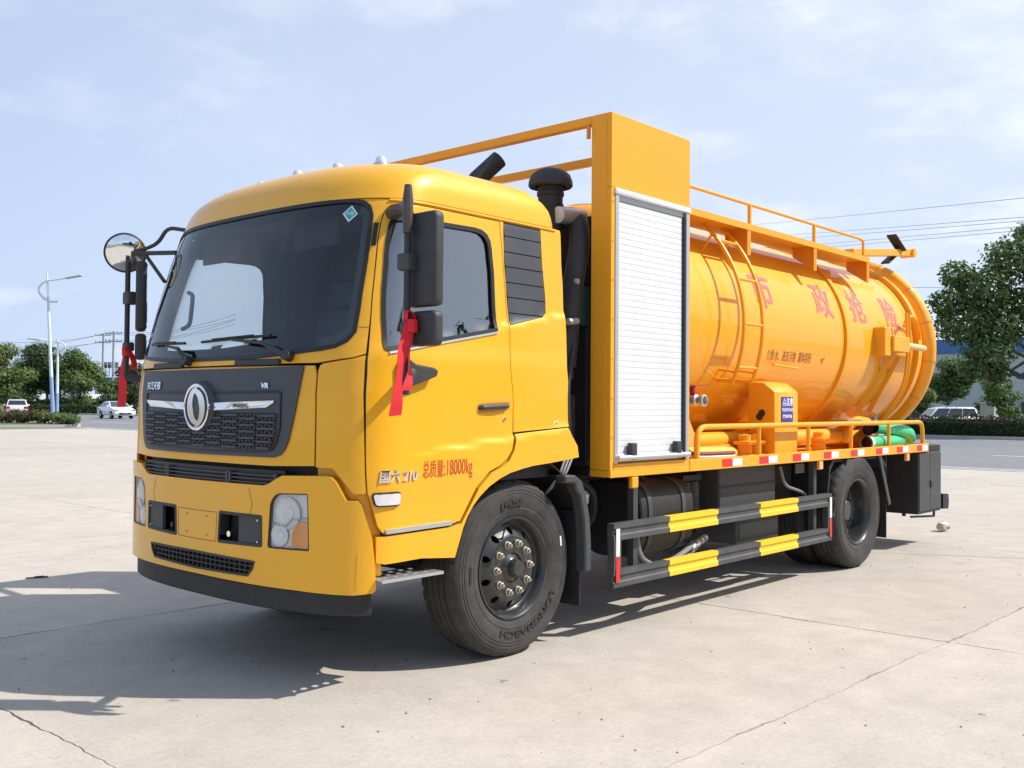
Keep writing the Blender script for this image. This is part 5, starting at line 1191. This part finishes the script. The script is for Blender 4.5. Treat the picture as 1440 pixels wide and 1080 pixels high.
MB().box((2.088, .165, 3.17), (2.107, .185, 3.262)).build('beam_lug', ORD, T, smooth=0)

# ---- deck
dk = MB().box((3.041, .012, 1.002), (7.665, 2 * CY - .012, 1.043)).build('deck', ORF, T, bevel=.003)
for y in (.012, 2 * CY - .16): MB().box((2.108, y, 1.002), (3.040, y + .148, 1.043)).build('deck_wing', ORF, T, bevel=.003)
for fl in (0, 1):
    Y = (lambda y: y) if not fl else (lambda y: 2 * CY - y)
    def ybox(b, x0, y0, z0, x1, y1, z1): return b.box((x0, min(Y(y0), Y(y1)), z0), (x1, max(Y(y0), Y(y1)), z1))
    ybox(MB(), 3.04, -.004, .998, 7.668, .0118, 1.082).build('deck_edge', ORF, T, bevel=.003)
    ybox(MB(), 2.11, -.002, .998, 3.038, .0117, 1.044).build('deck_edge', ORF, T, bevel=.003)
    for x in (3.48, 4.04, 4.60, 5.18, 5.73, 6.30, 6.81, 7.34):
        ybox(MB(), x, -.0062, 1.012, x + .145, -.003, 1.068).build('red_reflector', REFR, T, smooth=0); ybox(MB(), x + .146, -.0062, 1.012, x + .29, -.003, 1.068).build('white_reflector', REFW, T, smooth=0)
    for x in (2.35, 5.10, 7.08): ybox(MB(), x, .0, .92, x + .075, .03, .995).build('marker_light', AMB if x > 3 else ORF, T, bevel=.006)
    # tubular side rail
    zt = 1.305; pts = fillet([(3.19, Y(.035), 1.044), (3.19, Y(.035), zt), (7.60, Y(.035), zt), (7.60, Y(.035), 1.044)], .13, 6)
    rl = MB().tube(pts, .021, 12).build('side_rail', ORF, T)
    for x in (4.10, 4.96, 5.82, 6.70): MB().tube([(x, Y(.035), 1.044), (x, Y(.035), zt)], .017, 10).build('rail_post', ORF, rl)
    # walkway at tank top
    wk = ybox(MB(), 3.04, .30, 2.925, 6.88, .66, 2.945).build('walkway', ORF, T, bevel=.004)
    ybox(MB(), 3.04, .293, 2.905, 6.882, .305, 2.957).build('walkway_edge', ORF, wk, smooth=0)
    for x in (4.42, 5.65, 6.84):
        MB().prism([(.296, 2.922), (.296, 2.71), (.31, 2.70), (.40, 2.76), (.52, 2.84), (.52, 2.922)], lambda u, v, d: (d, Y(u), v), x, x + .012).build('walkway_bracket', ORD, wk, smooth=0)
        ybox(MB(), x - .02, .298, 2.70, x + .03, .309, 2.922).build('bracket_flange', ORF, wk, smooth=0)
    hr = MB().tube(fillet([(3.04, Y(.308), 3.12), (6.70, Y(.308), 3.12), (6.75, Y(.308), 3.10), (6.75, Y(.308), 2.945)], .04), .014, 8).build('walkway_rail', ORF, T)
    for x in (4.45, 5.65): MB().bar((x, Y(.308), 2.945), (x, Y(.308), 3.12), .025, .025).build('rail_upright', ORF, hr, smooth=0)
    # side guard, striped
    for k in range(5):
        x0, x1 = 2.15 + .6364 * k, 2.15 + .6364 * (k + 1) - .0008
        for zz in (.600, .304):
            mm = GYEL if k % 2 else GBLK; e = .003 if k % 2 else 0
            # folded profile with a step line
            pr = [(.05, zz), (-.004 - e, zz), (-.004 - e, zz + .030), (.008 - e, zz + .040), (.008 - e, zz + .066), (-.004 - e, zz + .076), (-.004 - e, zz + .107), (.05, zz + .107)]
            MB().prism(pr, lambda u, v, d: (d, Y(u), v), x0, x1).build('guard_beam', mm, T, smooth=0)
    for x in (2.150, 5.255): ybox(MB(), x, -.006, .412, x + .075, .045, .5995).build('guard_end_post', GBLK, T, smooth=0)
    for x in (2.150, 5.268): 
        ybox(MB(), x + .018, -.0095, .50, x + .056, -.0062, .675).build('white_reflector', REFW, T, smooth=0); ybox(MB(), x + .018, -.0095, .335, x + .056, -.0062, .4985).build('red_reflector', REFR, T, smooth=0)
    for x in (2.44, 5.10): ybox(MB(), x, .052, .31, x + .05, .10, 1.0).build('guard_hanger', DGR, T, smooth=0)
# ---- tank
TR, TZ = .95, 2.10
prof = [(.0005, 2.92), (.25, 2.94), (.5, 2.99), (.72, 3.06), (.87, 3.14), (.935, 3.2), (TR, 3.27)] + [(TR, 3.27 + .4 * k) for k in range(1, 12)] + [(TR, 8.08)]
tk = MB().lathe(prof, (0, CY, TZ), 'x', 160).build('tank', ORG, T, smooth=50)
MB().lathe([(TR, 8.02), (1.0, 8.02), (1.0, 8.12), (.97, 8.14), (.9, 8.22), (.7, 8.33), (.4, 8.40), (.0005, 8.42)], (0, CY, TZ), 'x', 96).build('rear_door', ORG, tk, smooth=40)
for x in (6.26,):
    MB().lathe([(TR - .01, x - .035), (TR + .022, x - .035), (TR + .026, x - .03), (TR + .026, x + .03), (TR + .022, x + .035), (TR - .01, x + .035)], (0, CY, TZ), 'x', 128).build('tank_band', ORF, tk, smooth=30)
MB().lathe([(TR - .005, 3.262), (TR + .006, 3.265), (TR + .006, 3.28), (TR - .005, 3.283)], (0, CY, TZ), 'x', 128).build('weld_seam', ORG, tk)
def tankfn(x0, a0, off=.0025):
    def f(u, v, w):
        th = R(a0) + v / TR; return Vector((x0 + u, CY - (TR + off) * math.cos(th), TZ + (TR + off) * math.sin(th)))
    return f
for ch, x0 in (('市', 4.50), ('政', 5.66), ('抢', 6.44), ('险', 7.28)):
    text(ch, .37, tankfn(x0 + .02, 13), PNK, 'tank_lettering', tk, split=.03, sx=1.0, bold=.006)
text('介质:水、液态污物', .105, tankfn(4.72, -15), BRN, 'small_lettering', tk, split=.03, sx=.62)
text('罐体容积:', .105, tankfn(5.30, -15), BRN, 'small_lettering', tk, split=.03, sx=.60)
text('m³', .105, tankfn(5.76, -15), BRN, 'small_lettering', tk, split=.03, sx=.60)
# the far side carries nothing in view; small fittings on the near flank
MB().tube([(4.484, .215, 1.40), (4.4895, .215, 1.40)], .03, 14).tube([(4.4835, .235, 1.37), (4.489, .235, 1.37)], .03, 14).build('inspection_hole', BLM, T)
MB().tube([(4.78, CY - 1.0 * math.cos(R(17)), TZ - 1.0 * math.sin(R(17))), (5.24, CY - 1.0 * math.cos(R(18)), TZ - 1.0 * math.sin(R(18)))], .012, 8).build('hand_bar', ORF, tk)
# suction duct round the rear end
def rp(a, r_=.985, x=8.33): return Vector((x, CY - r_ * math.cos(R(a)), TZ + .01 + r_ * math.sin(R(a))))
angs = [112, 88, 64, 40, 16, -8, -32, -56, -80]
for i in range(len(angs) - 1):
    a, c = angs[i], angs[i + 1]; sub = [rp(a + (c - a) * k / 4) for k in range(5)]
    sg = MB().tube(sub, .088, 20, caps=True).build('duct_segment', ORG, tk, smooth=50)
    MB().tube([rp(a + .4), rp(a - .4)], .092, 20).build('duct_joint', ORD, tk, smooth=0)
# door-lock bars and brackets on the flank near the rear
MB().box((6.93, .16, 1.97), (7.09, .34, 2.26)).build('hinge_block', ORF, tk, bevel=.01)
MB().box((7.09, .13, 2.02), (7.52, .25, 2.18)).build('hinge_arm', ORF, tk, bevel=.008)
MB().tube([(7.50, .17, 2.10), (8.02, .17, 2.09)], .035, 14).build('hinge_pin', mat('pale_worn_yellow', (.75, .55, .22), .4), tk)
for dx in (0, .07): MB().tube(fillet([(7.52 + dx, .17, 2.44), (7.55 + dx, .16, 2.05), (7.58 + dx, .22, 1.65), (7.50 + dx, .42, 1.32)], .2), .016, 8).build('lock_bar', ORF, tk)
MB().tube(arcpts((7.75, .20, 2.18), .24, 0, 150, 10, 'xz'), .018, 8).build('lifting_hoop', ORF, tk)
MB().bar((7.2, .2, 1.98), (7.05, .5, 1.40), .02, .06).build('stay_plate', ORF, tk)
MB().bar((7.4, .2, 1.98), (7.34, .5, 1.40), .02, .05).build('stay_plate', ORF, tk)
# ladder bowed over the flank
LR = 1.10
def lp(x, a, r_=LR): return Vector((x, CY - r_ * math.cos(R(a)), TZ + r_ * math.sin(R(a))))
ras = list(range(-24, 53, 4)); la = MB().tube([lp(4.02, -27, .96)] + [lp(4.02, a) for a in ras] + [lp(4.06, 56), lp(4.17, 58), lp(4.28, 56)] + [lp(4.32, a) for a in ras[::-1]] + [lp(4.32, -27, .96)], .016, 8).build('ladder', ORF, T)
for a in (-18, 0, 19, 38, 50): MB().tube([lp(4.03, a), lp(4.31, a)], .013, 8).build('rung', ORF, la)
for x in (4.02, 4.32):
    for a in (42, -20): MB().tube([lp(x, a), lp(x, a - 2, .94)], .012, 6).build('ladder_stay', ORF, la)
for x in (4.09, 4.25): pass
# sign box
sb = MB().prism([(.10, 1.05), (.10, 1.575), (.20, 1.65), (.34, 1.665), (.34, 1.05)], lambda u, v, d: (d, u, v), 4.49, 4.90).build('control_cabinet', ORF, T, bevel=.006)
pl_ = MB().box((4.60, .094, 1.33), (4.80, .0985, 1.535)).build('warning_plate', BLU, T, smooth=0)
tp = lambda x0, z0: (lambda u, v, w: Vector((x0 + u, .0925, z0 + v)))
text('△注意', .062, tp(4.612, 1.475), WHT, 'plate_text', pl_, bold=.001)
MB().box((4.605, .0925, 1.4615), (4.795, .0938, 1.4645)).build('plate_rule', WHT, pl_, smooth=0)
text('禁止非工作人员', .030, tp(4.606, 1.418), WHT, 'plate_text', pl_, sx=.88, bold=.001); text('操作本设备', .032, tp(4.616, 1.362), WHT, 'plate_text', pl_, sx=1.0, bold=.001)
# cam-lock valve with red lever
va = MB().lathe([(.03, -.10), (.03, -.03), (.044, -.02), (.044, .02), (.034, .03), (.036, .06), (.044, .065), (.044, .085), (.032, .088), (.030, .03), (.0005, .028)], (3.33, .14, 1.495), 'y', 20, sgn=-1).build('outlet_valve', ALU, T)
MB().bar((3.33, .15, 1.53), (3.31, .15, 1.60), .04, .03).bar((3.27, .13, 1.605), (3.50, .11, 1.615), .022, .008).build('valve_lever', mat('lever_red', (.4, .02, .03), .5), va, bevel=.002)
MB().tube(fillet([(3.34, .24, 1.49), (3.34, .40, 1.49), (3.34, .60, 1.45)], .05), .045, 12).build('outlet_pipe', ORG, va)
# pipes and fittings along the deck
MB().tube([(3.7, .46, 1.17), (7.0, .46, 1.17)], .075, 16).build('deck_pipe', ORF, T)
for x in (4.25, 4.42, 5.6): MB().lathe([(.0005, .0), (.10, 0), (.10, .02), (.06, .03), (.06, .10), (.09, .105), (.09, .13), (.05, .135), (.05, .18), (.0005, .19)], (x, .24, 1.044), 'z', 16).build('flange_stub', ORF, T, smooth=30)
for x in (3.6, 5.0, 6.9):
    MB().prism([(.30, 1.044), (2.14, 1.044), (2.0, 1.35), (1.7, 1.20), (.74, 1.20), (.44, 1.35)], lambda u, v, d: (d, u, v), x, x + .14).build('tank_saddle', ORD, T, smooth=0)
MB().tube(fillet([(6.55, .40, 1.10), (6.55, .40, 1.25), (6.8, .40, 1.32), (7.1, .42, 1.30)], .08), .05, 12).build('drain_elbow', ORG, T)
MB().box((6.25, .25, 1.28), (6.6, .42, 1.34)).build('lock_plate', mat('rusty_bracket', (.35, .22, .12), .7, noise=(12, .7, (.2, .1, .05))), T, bevel=.01)
# gear slung under the deck
ft = MB().prism(rnd([(.10, .42), (.62, .42), (.62, .94), (.10, .94)], .20, 8), lambda u, v, d: (d, u, v), 2.60, 3.26).build('fuel_tank', BLM, T, bevel=.01)
for x in (2.68, 3.10): MB().prism(rnd([(.092, .412), (.628, .412), (.628, .948), (.092, .948)], .205, 8), lambda u, v, d: (d, u, v), x, x + .045).build('tank_strap', DGR, ft, smooth=40)
MB().lathe([(.05, 0), (.05, .035), (.045, .04), (.0005, .04)], (2.9, .35, .94), 'z', 16).build('filler_cap', BLM, ft)
MB().tube(fillet([(2.50, .07, .62), (2.52, .06, .45), (2.70, .05, .37), (3.0, .07, .40), (3.25, .10, .46), (3.45, .12, .48)], .12), .019, 8).build('air_hose', mat('grey_hose', (.20, .20, .20), .5), T)
MB().tube(fillet([(2.49, .09, .60), (2.50, .08, .41), (2.75, .07, .33), (3.1, .09, .37), (3.4, .14, .44)], .12), .015, 8).build('air_hose', mat('grey_hose', (.20, .20, .20), .5), T)
for k in range(4): MB().tube([(3.22 + .07 * k, .10 + .01 * k, .44 + .012 * k), (3.26 + .07 * k, .10 + .01 * k, .455 + .012 * k)], .026, 8).build('hose_union', ALU, T)
MB().box((3.72, .16, .66), (4.62, .62, .985)).build('battery_box', DGR, T, bevel=.012)
MB().box((3.72, .150, .83), (4.62, .158, .845)).build('box_seam', BLM, T, smooth=0)
bb = MB().box((3.90, .12, .39), (4.60, .60, .575)).build('lower_locker', DGR, T, bevel=.014, seg=2); MB().box((3.94, .114, .42), (4.56, .1195, .55)).build('locker_door', DGR, bb, bevel=.004)
for k, (x0, x1, y, z, r_) in enumerate(((2.2, 5.2, .70, .93, .022), (2.3, 5.3, .72, .86, .016), (3.3, 5.3, .66, .70, .02), (4.6, 6.6, .75, .90, .018), (6.5, 7.4, .5, .90, .02))):
    MB().tube(fillet([(x0, y, z), (x0 + .4, y - .04, z + .01), ((x0 + x1) / 2, y + .02, z - .03), (x1 - .3, y - .03, z + .02), (x1, y, z)], .1), r_, 8).build('air_pipe', BLK if k % 2 else mat('grey_hose', (.20, .20, .20), .5), T)
for x in (3.40, 3.52): MB().lathe([(.0005, -.02), (.05, -.02), (.055, .0), (.055, .16), (.045, .19), (.0005, .20)], (x, .28, .70), 'z', 14).build('filter_can', DGR, T)
MB().box((3.34, .24, .90), (3.60, .40, .94)).build('filter_bracket', BLM, T, smooth=0)
MB().tube(fillet([(4.66, .14, .96), (4.70, .12, .80), (4.95, .10, .74), (5.15, .16, .70)], .08), .014, 8).build('air_hose', mat('grey_hose', (.20, .20, .20), .5), T)
MB().box((3.62, .3, .50), (3.70, .62, .99)).build('hanger_plate', BLM, T, smooth=0)
MB().box((4.75, .30, .55), (5.2, .7, .96)).build('air_reservoir_mount', BLM, T, bevel=.02); MB().tube([(4.72, .42, .62), (5.25, .42, .62)], .12, 18).build('air_reservoir', BLM, T)
MB().box((4.78, .06, .90), (4.94, .07, .98)).build('socket_plate', DGR, T, bevel=.003)
# rear tool locker and bumper
for fl in (0, 1):
    Y = (lambda y: y) if not fl else (lambda y: 2 * CY - y)
    def ybox(b, x0, y0, z0, x1, y1, z1): return b.box((x0, min(Y(y0), Y(y1)), z0), (x1, max(Y(y0), Y(y1)), z1))
    tb = ybox(MB(), 7.43, .018, .36, 8.08, .62, .996).build('rear_tool_locker', BLM, T, bevel=.006)
    ybox(MB(), 7.67, .018, .9962, 8.08, .62, 1.062).build('locker_lid', BLM, tb, bevel=.006)
    ybox(MB(), 7.45, .010, .385, 7.75, .0185, .985).build('locker_door', DGR, tb, bevel=.003); ybox(MB(), 7.756, .010, .385, 8.07, .0185, .985).build('locker_door', DGR, tb, bevel=.003)
    ybox(MB(), 7.74, -.004, .62, 7.80, .012, .70).build('paddle_latch', BLK, tb, bevel=.006)
    ybox(MB(), 7.55, .2, .32, 7.58, .23, .36).build('latch_foot', BLM, T, smooth=0)
MB().bar((7.45, .1, .33), (8.0, .06, .30), .02, .02).bar((8.0, .06, .30), (8.0, .06, .36), .02, .02).build('rear_hanger', BLM, T, smooth=0)
MB().prism([(8.14, .37), (8.30, .36), (8.32, .44), (8.30, .52), (8.14, .53)], lambda u, v, d: (u, d, v), .01, 2 * CY - .01).build('rear_bumper', BLM, T, smooth=0)
for y in (.8, 1.6): MB().box((8.0, y, .40), (8.14, y + .08, .9)).build('bumper_bracket', BLM, T, smooth=0)
# rear boom with its black sheave plates
bo = MB().bar((6.9, .52, 3.03), (8.55, .52, 3.22), .10, .075).build('rear_boom', ORF, T, bevel=.005)
MB().bar((7.1, .50, 3.04), (8.25, .50, 3.165), .03, .03).build('boom_cable', BLM, bo, smooth=0)
MB().bar((7.92, .48, 3.34), (8.22, .48, 3.20), .02, .11, up=(0, 1, 0)).build('sheave_plate', BLM, bo, bevel=.005)
MB().bar((7.95, .56, 3.04), (8.2, .56, 3.16), .02, .10, up=(0, 1, 0)).build('sheave_plate', BLM, bo, bevel=.005)
MB().tube([(8.52, .44, 3.21), (8.52, .6, 3.21)], .05, 12).build('boom_end', ORF, bo)
MB().tube([(7.0, .52, 2.86), (7.0, .52, 3.06)], .05, 10).build('boom_post', ORF, bo)

# ================================================================== LOOSE THINGS ON THE TRUCK AND YARD
def ribbon(name, pts, w, wd, label, m=RED):
    """pts centre line; wd = width direction"""
    return empty(name, pts, label, 'ribbon', 'red ribbons tied to the mirrors')
def strand(parent, pts, ws_, wdirs, name='ribbon_tail'):
    V = []; F = []; n = len(pts)
    for i, (p, w, d) in enumerate(zip(pts, ws_, wdirs)):
        p = Vector(p); d = Vector(d).normalized() * w / 2; t = (Vector(pts[min(i + 1, n - 1)]) - Vector(pts[max(i - 1, 0)])).normalized(); k = d.cross(t).normalized() * .0012
        V += [p - d - k, p + d - k, p + d + k, p - d + k]
    for i in range(n - 1):
        for k in range(4): F.append((i * 4 + k, i * 4 + (k + 1) % 4, i * 4 + 4 + (k + 1) % 4, i * 4 + 4 + k))
    F += [(0, 1, 2, 3), tuple((n - 1) * 4 + k for k in (3, 2, 1, 0))]
    return MB().add(V, F).build(name, RED, parent, smooth=60)
rn = ribbon('red_ribbon', (.22, -.18, 1.84), .05, None, 'red ribbon tied round the near mirror arm, its two tails hanging beside the door')
def wave(a, c, n, am, seed):
    rr = random.Random(seed); a, c = Vector(a), Vector(c); o = []
    for i in range(n + 1):
        t = i / n; o.append(a.lerp(c, t) + Vector((am * math.sin(t * 7 + seed), am * .7 * math.sin(t * 5 + seed * 2), 0)) * t)
    return o
p1 = wave((.225, -.185, 1.86), (.115, -.215, 1.40), 16, .012, 1); strand(rn, p1, [.026 + .036 * min(1, i / 5) for i in range(17)], [(1, -.4 * math.sin(i * .5), .1) for i in range(17)])
p2 = wave((.245, -.185, 1.86), (.205, -.20, 1.52), 14, .014, 3); strand(rn, p2, [.020 + .028 * min(1, i / 5) for i in range(15)], [(.8, -.7 * math.sin(i * .45 + 1), .1) for i in range(15)])
lpt = [Vector((.236 + .026 * math.cos(a), -.178 - .006 * math.cos(2 * a), 1.86 + .045 * math.sin(a))) for a in [PI * k / 10 for k in range(11)]]; strand(rn, lpt, [.032] * 11, [(0, 1, .1)] * 11, 'ribbon_loop')
MB().tube([(.245, -.19, 1.80), (.245, -.19, 1.86)], .03, 10).build('ribbon_knot', RED, rn)
rn2 = ribbon('red_ribbon', (.26, 2.62, 1.78), .06, None, 'red ribbon tied round the far mirror arm, blowing down to the left of the grille')
p1 = wave((.25, 2.61, 1.80), (.22, 2.615, 1.42), 16, .010, 2); strand(rn2, p1, [.04 + .022 * min(1, i / 6) for i in range(17)], [(.5, -1, .12 * math.sin(i * .4)) for i in range(17)])
lpt = [Vector((.25 + .03 * math.cos(a), 2.58 - .06 * math.sin(a), 1.74 - .07 * math.cos(a))) for a in [PI * k / 10 for k in range(11)]]; strand(rn2, lpt, [.045] * 11, [(1, .2, .1)] * 11, 'ribbon_loop')
MB().tube([(.245, 2.595, 1.76), (.245, 2.595, 1.82)], .03, 10).build('ribbon_knot', RED, rn2)
# hoses lying in the rack
def hose(name, pts, r_, m, label, group=None, ribs=None, ends=True, cuff=None):
    o = empty(name, pts[0], label, 'hose', group); q = fillet(pts, .2, 6); MB().tube(q, r_, 18, caps=False).build('hose_wall', m, o, smooth=60)
    for e, f in ((q[0], q[1]), (q[-1], q[-2])):
        d = (Vector(f) - Vector(e)).normalized(); MB().tube([Vector(e) - d * .004, Vector(e) + d * .09], r_ * .82, 16, caps=False).tube([Vector(e) + d * .09, Vector(e) + d * .095], r_ * .82, 16).build('bore', mat('hose_bore', (.10, .03, .015), .6), o)
        if cuff: MB().lathe([(r_ * .82, 0), (r_ * 1.04, 0), (r_ * 1.04, .05), (r_ * .99, .052)], (0, 0, 0), 'x', 18).build('cuff', cuff, o)
    return o
def hosecuff(o, p, d, r_, m, L_=.06):
    p, d = Vector(p), Vector(d).normalized(); MB().tube([p - d * .003, p + d * L_], r_ * 1.05, 18, caps=False).tube([p - d * .003, p + d * L_], r_ * .86, 18, caps=False).build('cuff', m, o)
h1 = hose('green_hose', [(6.40, .13, 1.115), (6.9, .12, 1.118), (7.35, .16, 1.12), (7.55, .30, 1.16)], .062, GRN, 'lower green suction hose on the deck, its open end pointing forward', 'green hoses in the rack'); hosecuff(h1, (6.40, .13, 1.115), (1, 0, 0), .062, REFW)
h2 = hose('green_hose', [(6.75, .20, 1.255), (7.05, .12, 1.24), (7.4, .10, 1.20), (7.58, .16, 1.13)], .060, GRN, 'upper green hose bending down behind the last rail post', 'green hoses in the rack')
h3 = hose('brown_hose', [(6.62, .20, 1.24), (6.9, .32, 1.25), (7.3, .36, 1.25)], .058, mat('orange_brown_hose', (.45, .16, .04), .5), 'orange-brown hose end lying above the lower green hose')
h4 = hose('striped_hose', [(3.06, .13, 1.12), (3.35, .12, 1.105), (3.75, .13, 1.10), (3.98, .20, 1.09), (3.95, .36, 1.09)], .055, mat('hose_canvas_yellow', (.80, .48, .08), .6), 'yellow canvas hose with a dark stripe, lying at the front of the rack')
MB().tube([Vector(p) + Vector((0, -.045, .004)) for p in fillet([(3.10, .12, 1.118), (3.35, .11, 1.105), (3.80, .125, 1.10)], .1)], .014, 8).build('stripe', mat('stripe_brown', (.22, .07, .05), .6), h4); MB().tube([Vector(p) + Vector((0, -.048, -.02)) for p in fillet([(3.10, .12, 1.118), (3.35, .11, 1.105), (3.80, .125, 1.10)], .1)], .010, 8).build('stripe', REFW, h4)
h5 = hose('orange_hose', [(3.2, .32, 1.10), (3.9, .30, 1.10), (4.2, .36, 1.10)], .05, ORG, 'orange hose just behind the striped yellow one')
# white sack at the back corner
rs2 = np.random.RandomState(4); b = MB().lathe([(.0005, -.12), (.07, -.115), (.10, -.05), (.095, .04), (.06, .11), (.03, .14), (.04, .17), (.0005, .175)], (7.78, .62, 1.19), 'z', 16)
b.v = [(x + .015 * rs2.randn(), y + .015 * rs2.randn(), z + .008 * rs2.randn()) for x, y, z in b.v]; sk_ = b.build('white_sack', mat('sack_white', (.6, .58, .55), .8), smooth=50); tag(sk_, 'crumpled white plastic sack at the rear corner of the deck behind the green hoses', 'sack')
# crushed can and sliver on the yard
can = empty('crushed_can', (9.2, .38, 0), 'small crumpled silver cup lying on the concrete behind the truck', 'cup')
b = MB().lathe([(.0005, -.07), (.045, -.07), (.05, -.05), (.052, .0), (.058, .055), (.060, .06), (.05, .058)], (9.2, .38, .058), 'x', 16); b.v = [(x + .006 * rs2.randn(), y + .006 * rs2.randn(), max(.002, z + .006 * rs2.randn())) for x, y, z in b.v]
b.build('cup_wall', mat('cup_foil', (.62, .56, .48), .35, metal=.5), can, smooth=30)
sl = MB().bar((.50, 4.71, .006), (.66, 4.66, .006), .018, .010).bar((.56, 4.69, .014), (.63, 4.67, .014), .012, .006).build('wood_sliver', mat('dark_wood', (.05, .04, .03), .9), smooth=0); tag(sl, 'thin dark sliver of wood lying on the sunlit concrete at left', 'wood sliver')
